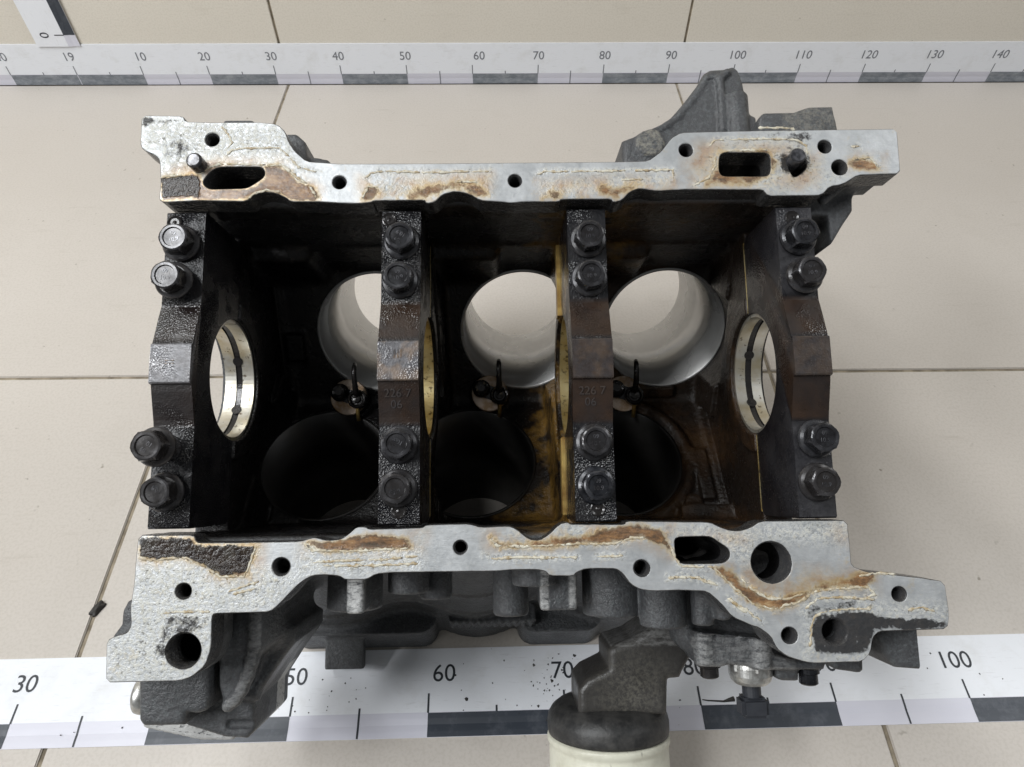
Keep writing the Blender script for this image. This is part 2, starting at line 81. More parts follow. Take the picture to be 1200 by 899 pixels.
# ------------------------------------------------------------------ materials
def mat(name):
    m = bpy.data.materials.new(name); m.use_nodes = True
    nt = m.node_tree; b = nt.nodes["Principled BSDF"]
    return m, nt, b
def nd(nt, t, **kw):
    n = nt.nodes.new(t)
    for k, v in kw.items():
        if hasattr(n, k): setattr(n, k, v)
    return n
def objco(nt): return nd(nt, 'ShaderNodeTexCoord').outputs['Object']
def noise(nt, scale, detail=4, rough=.55, vec=None, dist=0):
    n = nd(nt, 'ShaderNodeTexNoise'); n.inputs['Scale'].default_value = scale; n.inputs['Detail'].default_value = min(detail, 3.5 if scale > 150 else 4.5)
    n.inputs['Roughness'].default_value = rough; n.inputs['Distortion'].default_value = dist
    nt.links.new(vec if vec is not None else objco(nt), n.inputs['Vector']); return n.outputs['Fac']
def vor(nt, scale, vec=None, feature='F1'):
    n = nd(nt, 'ShaderNodeTexVoronoi', feature=feature); n.inputs['Scale'].default_value = scale
    nt.links.new(vec if vec is not None else objco(nt), n.inputs['Vector']); return n.outputs['Distance']
def ramp(nt, fac, *stops):
    n = nd(nt, 'ShaderNodeValToRGB'); e = n.color_ramp.elements
    while len(e) < len(stops): e.new(.5)
    for i, (p, c) in enumerate(stops):
        e[i].position = p; e[i].color = (c, c, c, 1) if isinstance(c, (int, float)) else (*c, 1)
    nt.links.new(fac, n.inputs[0]); return n.outputs[0]
def mix(nt, fac, a, b, mode='MIX'):
    n = nd(nt, 'ShaderNodeMix', data_type='RGBA', blend_type=mode)
    for s, v in ((n.inputs[0], fac), (n.inputs[6], a), (n.inputs[7], b)):
        if hasattr(v, 'is_output'): nt.links.new(v, s)
        else: s.default_value = v if isinstance(v, (int, float)) else (*v, 1)
    return n.outputs[2]
def mth(nt, op, a, b=0, clamp=False):
    n = nd(nt, 'ShaderNodeMath', operation=op, use_clamp=clamp)
    for s, v in ((n.inputs[0], a), (n.inputs[1], b)):
        if hasattr(v, 'is_output'): nt.links.new(v, s)
        else: s.default_value = v
    return n.outputs[0]
def bump(nt, b, h, strength=.3, dist=.001, bevel=0):
    n = nd(nt, 'ShaderNodeBump'); n.inputs['Strength'].default_value = strength; n.inputs['Distance'].default_value = dist
    nt.links.new(h, n.inputs['Height'])
    if bevel:
        v = nd(nt, 'ShaderNodeBevel', samples=3); v.inputs['Radius'].default_value = bevel
        nt.links.new(v.outputs[0], n.inputs['Normal'])
    nt.links.new(n.outputs[0], b.inputs['Normal']); nt.links.new(n.outputs[0], b.inputs['Coat Normal'])
def put(nt, b, **kw):
    for k, v in kw.items():
        s = b.inputs[k.replace('_', ' ')]
        if hasattr(v, 'is_output'): nt.links.new(v, s)
        else: s.default_value = v if isinstance(v, (int, float)) else (*v, 1)
def attr(nt, name):
    n = nd(nt, 'ShaderNodeAttribute', attribute_name=name)
    s = nd(nt, 'ShaderNodeSeparateColor'); nt.links.new(n.outputs['Color'], s.inputs[0]); return [s.outputs[0], s.outputs[1], s.outputs[2], n.outputs['Alpha']]
def stretch(nt, sx, sy, sz, rz=0):
    n = nd(nt, 'ShaderNodeMapping'); n.inputs['Scale'].default_value = (sx, sy, sz); n.inputs['Rotation'].default_value = (0, 0, rz)
    nt.links.new(objco(nt), n.inputs[0]); return n.outputs[0]

M = {}
# porcelain floor tile
def tile_mat(name, c1, c2, rough):
    m, nt, b = mat(name)
    c = mix(nt, ramp(nt, noise(nt, 3.5, 6, .6), (.35, 0), (.7, 1)), c1, c2)
    c = mix(nt, ramp(nt, noise(nt, 420, 2), (.45, 0), (.62, .22)), c, (c1[0]*.7, c1[1]*.68, c1[2]*.62))
    c = mix(nt, mth(nt, 'MULTIPLY', nd(nt, 'ShaderNodeObjectInfo').outputs['Random'], .12), c, (c1[0]*.8, c1[1]*.79, c1[2]*.77))
    c = mix(nt, ramp(nt, noise(nt, 40, 4, .75, stretch(nt, .25, 2.2, 1, .7)), (.60, 0), (.74, .28)), c, (c1[0]*.66, c1[1]*.63, c1[2]*.58))
    c = mix(nt, ramp(nt, noise(nt, 7, 4, .65), (.54, 0), (.72, .22)), c, (c1[0]*.72, c1[1]*.70, c1[2]*.66))
    dirt = mth(nt, 'MULTIPLY', ramp(nt, noise(nt, 95, 2), (.70, 0), (.75, .7)), ramp(nt, noise(nt, 9, 2), (.45, 0), (.6, 1)))
    c = mix(nt, dirt, c, (.2, .17, .13))
    put(nt, b, Base_Color=c, Roughness=ramp(nt, noise(nt, 14, 5), (.3, rough), (.75, rough+.16)), Specular_IOR_Level=.4)
    bump(nt, b, noise(nt, 260, 3), .012, .0006)
    return m
M['tile'] = tile_mat('floor_tile_porcelain', (.530, .488, .442), (.580, .538, .492), .32)
M['wall_tile'] = tile_mat('wall_tile_glaze', (.70, .655, .575), (.75, .705, .625), .28)
m, nt, b = mat('grout')
put(nt, b, Base_Color=mix(nt, ramp(nt, noise(nt, 60, 5), (.35, 0), (.65, 1)), (.15, .125, .09), (.34, .29, .215)), Roughness=.9); bump(nt, b, noise(nt, 500), .4, .001); M['grout'] = m
# printed strip
m, nt, b = mat('white_print')
c = mix(nt, ramp(nt, noise(nt, 35, 5, .7), (.52, 0), (.75, .4)), (.80, .82, .86), (.60, .60, .59))
scr = ramp(nt, noise(nt, 60, 4, .7, stretch(nt, 1, 9, 1, .4)), (.60, 0), (.70, .35))
put(nt, b, Base_Color=mix(nt, scr, c, (.5, .5, .52)), Roughness=.38); M['white'] = m
m, nt, b = mat('grey_print')
put(nt, b, Base_Color=mix(nt, noise(nt, 30), (.60, .60, .68), (.68, .68, .75)), Roughness=.35); M['lavender'] = m  # greyer tint of the strip's lower band
m, nt, b = mat('slate_print')
c = mix(nt, ramp(nt, noise(nt, 70, 5, .7), (.5, 0), (.72, .5)), (.030, .038, .052), (.12, .13, .15))
put(nt, b, Base_Color=c, Roughness=.4); M['slate'] = m
m, nt, b = mat('worn_slate_print')
c = mix(nt, ramp(nt, noise(nt, 110, 6, .75, stretch(nt, .5, 1, 1)), (.42, 0), (.66, .8)), (.17, .19, .215), (.34, .36, .39))
put(nt, b, Base_Color=c, Roughness=.45); M['slate_worn'] = m
m, nt, b = mat('ink'); put(nt, b, Base_Color=(.02, .024, .032), Roughness=.5); M['ink'] = m
m, nt, b = mat('faded_ink'); put(nt, b, Base_Color=mix(nt, noise(nt, 200, 3), (.10, .11, .13), (.26, .27, .30)), Roughness=.5); M['ink_faded'] = m

# machined pan rail with stains kept in the attribute "wear" (r varnish, g grime, b sealant dust)
def rail_mat():
    m, nt, b = mat('machined_aluminium')
    a = attr(nt, 'wear')
    n1 = noise(nt, 90, 6, .65); n2 = noise(nt, 420, 5, .7); n3 = noise(nt, 30, 4)
    base = mix(nt, ramp(nt, n1, (.35, 0), (.68, 1)), (.41, .425, .435), (.54, .555, .565))
    pit = ramp(nt, vor(nt, 650), (.05, 1), (.13, 0)); base = mix(nt, mth(nt, 'MULTIPLY', pit, .3), base, (.2, .2, .2))
    cf = mth(nt, 'MULTIPLY', a[2], ramp(nt, noise(nt, 520, 6, .78), (.42, 0), (.62, 1)))
    c = mix(nt, mth(nt, 'MULTIPLY', cf, .62), base, (.60, .58, .49))
    sp = mth(nt, 'MULTIPLY', a[2], ramp(nt, noise(nt, 480, 6, .8), (.56, 0), (.66, 1)))
    c = mix(nt, mth(nt, 'MULTIPLY', sp, .8), c, (.09, .085, .07))
    af = mth(nt, 'MULTIPLY', a[3], ramp(nt, noise(nt, 65, 5, .7), (.36, 0), (.62, 1)))
    c = mix(nt, mth(nt, 'MULTIPLY', af, .8), c, mix(nt, ramp(nt, noise(nt, 130, 4), (.4, 0), (.65, 1)), (.50, .32, .09), (.34, .16, .045)))
    rf = mth(nt, 'ADD', a[0], mth(nt, 'MULTIPLY', mth(nt, 'SUBTRACT', noise(nt, 130, 6, .75), .5), 1.25))
    halo = ramp(nt, rf, (.12, 0), (.42, 1)); bf = ramp(nt, rf, (.40, 0), (.62, 1))
    c = mix(nt, mth(nt, 'MULTIPLY', halo, .55), c, (.50, .36, .15))
    grain = noise(nt, 170, 7, .8, stretch(nt, .6, 1.5, 1, .35))
    brown = ramp(nt, grain, (.32, (.026, .014, .009)), (.46, (.12, .056, .025)), (.60, (.26, .135, .055)), (.74, (.40, .28, .15)))
    c = mix(nt, mth(nt, 'MULTIPLY', bf, .9), c, brown)
    rim = mth(nt, 'MULTIPLY', ramp(nt, rf, (.36, 0), (.47, 1)), ramp(nt, rf, (.52, 1), (.66, 0)))
    c = mix(nt, mth(nt, 'MULTIPLY', rim, mth(nt, 'MULTIPLY', ramp(nt, noise(nt, 40, 3), (.45, 0), (.6, 1)), .8)), c, (.07, .035, .02))
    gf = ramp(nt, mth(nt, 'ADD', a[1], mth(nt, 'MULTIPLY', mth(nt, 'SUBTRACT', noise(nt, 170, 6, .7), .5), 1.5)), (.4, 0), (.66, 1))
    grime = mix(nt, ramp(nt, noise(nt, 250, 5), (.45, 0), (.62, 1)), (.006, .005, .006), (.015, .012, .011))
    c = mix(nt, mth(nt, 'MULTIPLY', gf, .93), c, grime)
    dull = mth(nt, 'MAXIMUM', mth(nt, 'MAXIMUM', bf, gf), cf)
    put(nt, b, Base_Color=c, Metallic=mth(nt, 'SUBTRACT', .5, mth(nt, 'MULTIPLY', dull, .5)),
        Roughness=mth(nt, 'SUBTRACT', ramp(nt, n2, (.3, .36), (.7, .56)), mth(nt, 'MAXIMUM', mth(nt, 'MULTIPLY', gf, .24), mth(nt, 'MULTIPLY', bf, .16))), Specular_IOR_Level=mth(nt, 'SUBTRACT', .5, mth(nt, 'MULTIPLY', gf, .15)))
    h = mth(nt, 'ADD', mth(nt, 'MULTIPLY', noise(nt, 900, 2, .5, stretch(nt, .12, 1, 1, .6)), .35), mth(nt, 'ADD', mth(nt, 'MULTIPLY', n2, .5), mth(nt, 'MULTIPLY', mth(nt, 'ADD', mth(nt, 'MULTIPLY', mth(nt, 'MULTIPLY', gf, noise(nt, 420, 3)), 1.8), mth(nt, 'MULTIPLY', cf, .6)), 1.5)))
    bump(nt, b, h, .4, .0005)
    return m
M['rail'] = rail_mat()
# sand-cast casting: attribute "wear" r = crankcase oil film, g = bare machined and painted highlights, b = pale dirt, alpha = painted hole shade
def cast_mat(name, dark, light, spk=.42, bmp=.75):
    m, nt, b = mat(name)
    a = attr(nt, 'wear')
    co = objco(nt)
    n1 = noise(nt, 45, 6, .65); n2 = noise(nt, 800, 4, .7)
    ext = mix(nt, ramp(nt, n1, (.2, 0), (.85, 1)), dark, light)
    ext = mix(nt, ramp(nt, noise(nt, 520, 5, .75), (.48, 0), (.64, spk)), ext, (light[0]*1.7, light[1]*1.9, light[2]*1.85))
    ext = mix(nt, mth(nt, 'MULTIPLY', a[1], ramp(nt, noise(nt, 330, 6, .8, stretch(nt, .45, 1.2, 1)), (.36, 0), (.60, 1))), ext, (.46, .46, .45))
    ext = mix(nt, mth(nt, 'MULTIPLY', a[2], ramp(nt, noise(nt, 380, 6, .8), (.40, 0), (.62, 1))), ext, (.43, .40, .32))
    sx = nd(nt, 'ShaderNodeSeparateXYZ'); nt.links.new(co, sx.inputs[0])
    side = mth(nt, 'ADD', mth(nt, 'MULTIPLY', mth(nt, 'ADD', sx.outputs[0], .022), 4.0), mth(nt, 'MULTIPLY', mth(nt, 'SUBTRACT', noise(nt, 24, 4, .6), .5), 1.25))
    varn = ramp(nt, side, (.0, (.0075, .0066, .0068)), (.16, (.018, .012, .008)), (.25, (.17, .095, .022)), (.36, (.060, .032, .012)), (.58, (.038, .021, .011)), (.74, (.016, .011, .008)))
    varn = mix(nt, ramp(nt, noise(nt, 160, 5), (.5, 0), (.72, .55)), varn, (.006, .005, .005))
    c = mix(nt, a[0], ext, varn)
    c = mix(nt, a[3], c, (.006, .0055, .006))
    oilr = ramp(nt, noise(nt, 60, 4), (.35, .14), (.7, .42))
    r = mix(nt, a[0], ramp(nt, noise(nt, 35, 4), (.35, .28), (.65, .55)), oilr)
    put(nt, b, Base_Color=c, Roughness=r, Specular_IOR_Level=mth(nt, 'SUBTRACT', .5, mth(nt, 'MULTIPLY', a[0], .12)))
    h = mth(nt, 'ADD', mth(nt, 'MULTIPLY', n2, .6), noise(nt, 300, 5, .65))
    bump(nt, b, h, bmp, .0011)
    return m
M['cast'] = cast_mat('dark_cast_aluminium', (.040, .041, .044), (.076, .077, .081))
M['cast_grey'] = cast_mat('grey_cast_aluminium', (.026, .024, .022), (.046, .043, .040), .12, .3)
# bearing caps: sintered dark iron under wet oil
def cap_mat():
    m, nt, b = mat('oily_cap_iron'); a = attr(nt, 'wear'); co = objco(nt)
    n = noise(nt, 70, 6, .7)
    c = mix(nt, ramp(nt, n, (.35, 0), (.65, 1)), (.006, .006, .008), (.018, .017, .018))
    c = mix(nt, mth(nt, 'MULTIPLY', a[0], ramp(nt, noise(nt, 60, 5), (.3, .35), (.6, 1))), c, mix(nt, noise(nt, 130, 5), (.014, .008, .005), (.050, .028, .017)))
    c = mix(nt, mth(nt, 'MULTIPLY', a[1], ramp(nt, noise(nt, 420, 5, .7), (.35, .45), (.6, 1))), c, (.17, .168, .18))
    c = mix(nt, mth(nt, 'MULTIPLY', a[2], ramp(nt, noise(nt, 110, 5), (.42, 0), (.6, .8))), c, (.30, .19, .10))
    wetm = ramp(nt, noise(nt, 48, 3), (.42, 0), (.58, 1))
    put(nt, b, Base_Color=c, Roughness=mix(nt, wetm, (.34, .34, .34), (.13, .13, .13)), Specular_IOR_Level=.5, Metallic=.05)
    dry = mth(nt, 'SUBTRACT', 1.0, a[3])
    drops = mth(nt, 'MULTIPLY', vor(nt, 1050), mth(nt, 'ADD', .25, wetm))
    h = mth(nt, 'MULTIPLY', mth(nt, 'ADD', drops, mth(nt, 'MULTIPLY', noise(nt, 520, 2), .5)), mth(nt, 'ADD', .10, mth(nt, 'MULTIPLY', dry, 1.0)))
    bump(nt, b, h, .62, .0010); return m
M['cap'] = cap_mat()
m, nt, b = mat('black_bolt_steel')
c = mix(nt, ramp(nt, noise(nt, 160, 5, .7), (.4, 0), (.65, 1)), (.008, .0085, .011), (.032, .034, .040))
c = mix(nt, mth(nt, 'MULTIPLY', nd(nt, 'ShaderNodeObjectInfo').outputs['Random'], .55), c, (.042, .036, .032))
pt = nd(nt, 'ShaderNodeNewGeometry').outputs['Pointiness']
c = mix(nt, mth(nt, 'MULTIPLY', ramp(nt, pt, (.53, 0), (.63, 1)), ramp(nt, noise(nt, 260, 4), (.4, .05), (.62, .8))), c, (.17, .17, .185))
put(nt, b, Base_Color=c, Metallic=.35, Roughness=ramp(nt, noise(nt, 120, 4), (.35, .16), (.7, .36))); bump(nt, b, noise(nt, 700, 3), .07, .0004); M['bolt'] = m
def liner_mat(name, c1, c2, rough, metal):
    m, nt, b = mat(name)
    c = mix(nt, ramp(nt, noise(nt, 26, 4), (.35, 0), (.7, 1)), c1, c2)
    c = mix(nt, ramp(nt, noise(nt, 12, 4, .7), (.52, 0), (.66, .35)), c, (c1[0]*.5, c1[1]*.47, c1[2]*.42))
    put(nt, b, Base_Color=c, Metallic=metal, Roughness=ramp(nt, noise(nt, 18, 3), (.35, rough), (.7, rough+.14)))
    w1 = nd(nt, 'ShaderNodeTexWave', bands_direction='DIAGONAL'); w1.inputs['Scale'].default_value = 420; w1.inputs['Distortion'].default_value = 3; nt.links.new(objco(nt), w1.inputs[0])
    bump(nt, b, mth(nt, 'ADD', w1.outputs['Fac'], noise(nt, 700, 2)), .10, .0003); return m
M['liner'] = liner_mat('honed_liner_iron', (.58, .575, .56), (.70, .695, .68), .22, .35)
M['liner_oily'] = liner_mat('oil_blackened_liner', (.014, .013, .012), (.030, .028, .026), .30, .1)  # shaded copy of the liner iron: near-bore darkness put into its colour
m, nt, b = mat('bearing_metal')
c = mix(nt, ramp(nt, noise(nt, 60, 5, .6), (.4, 0), (.66, 1)), (.66, .64, .58), (.50, .43, .29))
c = mix(nt, ramp(nt, noise(nt, 260, 4, .7), (.62, 0), (.68, .85)), c, (.10, .065, .03))
put(nt, b, Base_Color=c, Metallic=.8, Roughness=.32); M['shell'] = m
m, nt, b = mat('varnished_bearing_metal')
c = mix(nt, ramp(nt, noise(nt, 60, 5, .6), (.35, 0), (.66, 1)), (.62, .52, .28), (.42, .28, .08))
c = mix(nt, ramp(nt, noise(nt, 300, 4, .7), (.56, 0), (.64, .9)), c, (.08, .05, .02))
put(nt, b, Base_Color=c, Metallic=.75, Roughness=.34); M['shell_gold'] = m
m, nt, b = mat('brass_edge')
c = mix(nt, ramp(nt, noise(nt, 90, 5, .6), (.4, 0), (.66, 1)), (.62, .44, .15), (.30, .17, .05))
put(nt, b, Base_Color=c, Metallic=.7, Roughness=.36); M['brass'] = m
m, nt, b = mat('sealant')
c = mix(nt, ramp(nt, noise(nt, 240, 5, .7), (.40, 0), (.62, 1)), (.62, .59, .49), (.36, .27, .15))
c = mix(nt, ramp(nt, noise(nt, 500, 4), (.60, 0), (.66, .8)), c, (.07, .05, .04))
put(nt, b, Base_Color=c, Roughness=.55); bump(nt, b, noise(nt, 600, 4), .5, .0006); M['sealant'] = m
m, nt, b = mat('cream_filter_paint')
c = mix(nt, ramp(nt, noise(nt, 40, 6, .7), (.52, 0), (.75, .6)), (.66, .65, .54), (.40, .38, .29))
c = mix(nt, ramp(nt, noise(nt, 48, 5, .75, stretch(nt, 1, .35, 1)), (.60, 0), (.66, .9)), c, (.05, .045, .035))
put(nt, b, Base_Color=c, Roughness=.4); bump(nt, b, noise(nt, 300), .1, .0006); M['cream'] = m
m, nt, b = mat('bright_zinc')
c = mix(nt, ramp(nt, noise(nt, 150, 5, .7), (.42, 0), (.7, 1)), (.62, .62, .60), (.28, .27, .25))
put(nt, b, Base_Color=c, Metallic=.8, Roughness=.34); bump(nt, b, noise(nt, 300), .15, .0006); M['zinc'] = m
m, nt, b = mat('black_plastic'); put(nt, b, Base_Color=mix(nt, noise(nt, 200), (.016, .018, .024), (.04, .043, .05)), Roughness=.5); bump(nt, b, noise(nt, 400), .2, .0006); M['plastic'] = m
m, nt, b = mat('wet_black_steel'); put(nt, b, Base_Color=mix(nt, noise(nt, 300), (.008, .008, .009), (.03, .026, .024)), Roughness=.2, Metallic=.2); bump(nt, b, noise(nt, 500), .25, .0005); M['jet'] = m
m, nt, b = mat('bare_jet_pad'); put(nt, b, Base_Color=mix(nt, ramp(nt, noise(nt, 160, 5), (.4, 0), (.6, 1)), (.50, .40, .32), (.30, .19, .10)), Roughness=.32, Metallic=.35); bump(nt, b, noise(nt, 400), .25, .0005); M['jetpad'] = m
m, nt, b = mat('collar_black'); put(nt, b, Base_Color=mix(nt, ramp(nt, noise(nt, 90, 5, .7), (.4, 0), (.68, 1)), (.018, .018, .018), (.055, .053, .050)), Roughness=.48); bump(nt, b, noise(nt, 350, 4), .4, .0007); M['collar'] = m
m, nt, b = mat('grease_dirt'); put(nt, b, Base_Color=mix(nt, noise(nt, 300), (.012, .011, .010), (.05, .045, .04)), Roughness=.6); M['dirt'] = m

# ------------------------------------------------------------------ helpers
def link(name, me, m=None, parent=None, smooth=False):
    if isinstance(m, list):
        for k in m: me.materials.append(k)
    elif m: me.materials.append(m)
    if smooth: me.polygons.foreach_set('use_smooth', np.ones(len(me.polygons), bool))
    o = bpy.data.objects.new(name, me); COL.objects.link(o)
    if parent is not None: o.parent = parent
    return o
def tag(o, label, cat=None, group=None, kind=None):
    o['label'] = label
    if cat: o['category'] = cat
    if group: o['group'] = group
    if kind: o['kind'] = kind
    return o
def empty(name, mw):
    o = bpy.data.objects.new(name, None); COL.objects.link(o); o.matrix_world = mw; o.empty_display_size = .05; return o
def pyd(name, v, f):
    me = bpy.data.meshes.new(name); me.from_pydata([tuple(p) for p in v], [], [tuple(q) for q in f]); me.update(); return me
def boxmesh(name, x0, x1, y0, y1, z0, z1, bev=0):
    bm = bmesh.new(); bmesh.ops.create_cube(bm, size=1)
    for v in bm.verts: v.co = Vector((x0+(v.co.x+.5)*(x1-x0), y0+(v.co.y+.5)*(y1-y0), z0+(v.co.z+.5)*(z1-z0)))
    if bev: bmesh.ops.bevel(bm, geom=bm.edges[:], offset=bev, segments=2, affect='EDGES')
    me = bpy.data.meshes.new(name); bm.to_mesh(me); bm.free(); return me
def lathe(name, prof, seg=32, ax='z', close=False):
    """prof: list of (r, h); revolved about an axis."""
    v, f = [], []
    for r, h in prof:
        for k in range(seg):
            a = 2*math.pi*k/seg; p = (r*math.cos(a), r*math.sin(a), h)
            v.append(p if ax == 'z' else ((h, p[0], p[1]) if ax == 'x' else (p[1], h, p[0])))
    n = len(prof)
    for i in range(n-1):
        for k in range(seg):
            f.append((i*seg+k, i*seg+(k+1) % seg, (i+1)*seg+(k+1) % seg, (i+1)*seg+k))
    if close:
        for k in range(seg): f.append(((n-1)*seg+k, (n-1)*seg+(k+1) % seg, (k+1) % seg, k))
    else:
        if prof[0][0] > 1e-6: f.append(tuple(range(seg))[::-1])
        if prof[-1][0] > 1e-6: f.append(tuple((n-1)*seg+k for k in range(seg)))
    return pyd(name, v, f)
def tube(name, pts, rad, seg=8, noise_amp=0, flat=1):
    pts = [Vector(p) for p in pts]; v, f = [], []
    for i, p in enumerate(pts):
        t = (pts[min(i+1, len(pts)-1)]-pts[max(i-1, 0)]).normalized()
        a = t.cross(Vector((0, 0, 1))); a = a.normalized() if a.length > 1e-4 else Vector((1, 0, 0)); c = a.cross(t)
        r = rad[i] if isinstance(rad, (list, tuple)) else rad
        r *= 1+random.uniform(-noise_amp, noise_amp)
        for k in range(seg):
            q = 2*math.pi*k/seg; v.append(p+a*(r*flat*math.cos(q))+c*(r/flat*math.sin(q)))
    for i in range(len(pts)-1):
        for k in range(seg): f.append((i*seg+k, i*seg+(k+1) % seg, (i+1)*seg+(k+1) % seg, (i+1)*seg+k))
    f.append(tuple(range(seg))[::-1]); f.append(tuple((len(pts)-1)*seg+k for k in range(seg)))
    return pyd(name, v, f)
def textmesh(name, s, size, depth=.0002):
    cu = bpy.data.curves.new(name, 'FONT'); cu.body = s; cu.size = size; cu.extrude = depth; cu.align_x = 'CENTER'; cu.align_y = 'CENTER'; cu.resolution_u = 4
    t = bpy.data.objects.new(name, cu); me = bpy.data.meshes.new_from_object(t); me.name = name
    bpy.data.objects.remove(t); bpy.data.curves.remove(cu); return me
def xform(me, mw): me.transform(mw); return me
def resample(poly, step):
    out = []; n = len(poly)
    for i in range(n):
        a, b_ = np.array(poly[i], float), np.array(poly[(i+1) % n], float); L = np.linalg.norm(b_-a); k = max(1, int(round(L/step)))
        for j in range(k): out.append(a+(b_-a)*j/k)
    return np.array(out)
def chaikin(poly, q=.2):
    out = []; n = len(poly)
    for i in range(n):
        a, b_ = np.array(poly[i], float), np.array(poly[(i+1) % n], float); L = np.linalg.norm(b_-a); t = min(q, 1.6/max(L, 1e-6))
        out += [a+(b_-a)*t, b_-(b_-a)*t]
    return out
def polysdf(poly, P):
    """signed distance (negative inside) from points P (N,2) to a polygon."""
    poly = np.asarray(poly, np.float32); P = np.asarray(P, np.float32); d = np.full(len(P), 1e9, np.float32); ins = np.zeros(len(P), bool)
    for i in range(len(poly)):
        a = poly[i]; b_ = poly[(i+1) % len(poly)]; e = b_-a; w_ = P-a
        t = np.clip((w_@e)/max(float(e@e), 1e-9), 0, 1); q = w_-t[:, None]*e; d = np.minimum(d, (q*q).sum(1))
        c = ((a[1] > P[:, 1]) != (b_[1] > P[:, 1]))
        if abs(float(e[1])) > 1e-9: ins ^= c & (P[:, 0] < e[0]*(P[:, 1]-a[1])/e[1]+a[0])
    d = np.sqrt(d); return np.where(ins, -d, d)
def set_wear_shading(me, arr):
    at = me.color_attributes.new('wear', 'FLOAT_COLOR', 'POINT'); full = np.zeros((len(arr), 4), np.float32); full[:, :arr.shape[1]] = arr; at.data.foreach_set('color', full.ravel())

# ------------------------------------------------------------------ floor and wall
GX, GY, TS, GW = .3155, -.5840, .6005, .0034
floor = link('floor', boxmesh('floor', -2.2, 3.6, -3.0, .02, -.03, -.0016), M['grout']); floor['kind'] = 'structure'; floor['label'] = 'beige tiled floor with brown grout joints'
def tiles(parent, name, m, cells, wall=False):
    cache = {}
    for (u0, u1, v0, v1) in cells:
        key = (round(u1-u0, 4), round(v1-v0, 4)); cx_, cy_ = (u0+u1)/2, (v0+v1)/2
        if key not in cache:
            hx, hy = key[0]/2-GW/2, key[1]/2-GW/2
            cache[key] = boxmesh(name, -hx, hx, -hy, hy, -.008, 0, .0008); cache[key].materials.append(m)
        o = bpy.data.objects.new(name, cache[key]); COL.objects.link(o); o.parent = parent
        if wall: o.location = (cx_, 0, cy_); o.rotation_euler = (math.pi/2, 0, 0)
        else: o.location = (cx_, cy_, 0)
xs = [GX+TS*k for k in range(-4, 6)]
ys = [GY-TS*k for k in range(0, 5)]
cells = [(xs[i], xs[i+1], ys[j+1], ys[j]) for i in range(len(xs)-1) for j in range(len(ys)-1)] + [(xs[i], xs[i+1], GY, -.0) for i in range(len(xs)-1)]
tiles(floor, 'floor_tile', M['tile'], cells)
wall = link('wall', boxmesh('wall', -2.2, 3.6, .0022, .08, -.03, 2.4), M['grout']); wall['kind'] = 'structure'; wall['label'] = 'beige tiled wall behind the floor'
tiles(wall, 'wall_tile', M['wall_tile'], [(xs[i]+.001, xs[i+1]+.001, .6*j, .6*j+.6) for i in range(len(xs)-1) for j in range(4)], True)

# ------------------------------------------------------------------ measuring strips
SW = .0621
def strip(name, mw, u0, u1, marks, label, faded, dark, t=.0014, extra=()):
    root = empty(name, mw); tag(root, label, 'ruler', 'printed measuring strips')
    ink = M['ink_faded'] if faded else M['ink']; sl = M['slate_worn'] if faded else M['slate']
    # body: flat upper band and a lower band that dips towards its edge
    prof = [(SW, 0), (SW, t), (.0166, t), (.0125, t*.80), (.0085, t*.42), (.0040, t*.52), (0, t*.45), (0, 0)]
    v = [(u, a, h) for u in (u0, u1) for a, h in prof]; n = len(prof)
    f = [(i, (i+1) % n, n+(i+1) % n, n+i) for i in range(n)] + [tuple(range(n))[::-1], tuple(range(n, 2*n))]
    me = pyd('strip_body', v, f); me.materials.append(M['white']); me.materials.append(M['lavender'])
    for p in me.polygons:
        if 2 <= p.index <= 5: p.material_index = 1
    link('strip_body', me, None, root)
    def hgt(a):
        q = [(b_, h) for b_, h in prof[1:-1]][::-1]
        return float(np.interp(a, [k[0] for k in q], [k[1] for k in q]))
    def patch(nm, a0, a1, ua, ub, m):
        vs = sorted(set([a0, a1]+[x for x in (.0040, .0085, .0125, .0166) if a0 < x < a1])); e = .00018
        v = [(u, a, hgt(a)+e) for a in vs for u in (ua, ub)]
        f = [(2*i, 2*i+1, 2*i+3, 2*i+2) for i in range(len(vs)-1)]
        link(nm, pyd(nm, v, f), m, root)
    for a, b_ in dark: patch('dark_block', .0002, .0162, max(a, u0), min(b_, u1), sl)
    def isdark(u): return any(a+.001 < u < b_-.001 for a, b_ in dark)
    for u, s, off in marks:
        patch('tick_mark', .0162, .0296, u-.0007, u+.0007, ink)
        h = u+.05
        if h < u1: patch('tick_mark', .0162 if isdark(h) else .0002, .0204, h-.0007, h+.0007, ink)
        if s:
            tm = textmesh('numeral', s, .0178); k = Matrix.Translation((u+off, .0432, t+.0002)) @ Matrix.Diagonal((1, 1, .2, 1))
            link('numeral', xform(tm, k), ink, root)
    return root
fr = Matrix.Translation((FR[0], FR[1], 0)) @ Matrix.Rotation(FR[2], 4, 'Z')
offs = {60: .0108, 10: .006, 20: .001}
strip('measuring_strip', fr, -.4, 1.9, [(k/100, str(k), offs.get(k, 0)) for k in range(0, 190, 10) if k >= 0], 'white printed ruler strip on the floor under the engine block', False, [(k/100, k/100+.1) for k in range(-40, 190, 20)])
wm = Matrix(((1, 0, 0, 0), (0, 0, -1, -.0002), (0, 1, 0, .0005), (0, 0, 0, 1)))
labs = {0: '19', -10: '40'}
strip('measuring_strip', wm, -.8, 2.6, [(k/100, labs.get(k, str(k) if k > 0 else ''), offs.get(k, 0)) for k in range(-70, 260, 10)], 'scuffed white ruler strip running along the foot of the tiled wall', True, [(-.1, -.0006), (.0006, .1)]+[(k/100, k/100+.1) for k in range(20, 250, 20)], .0012)
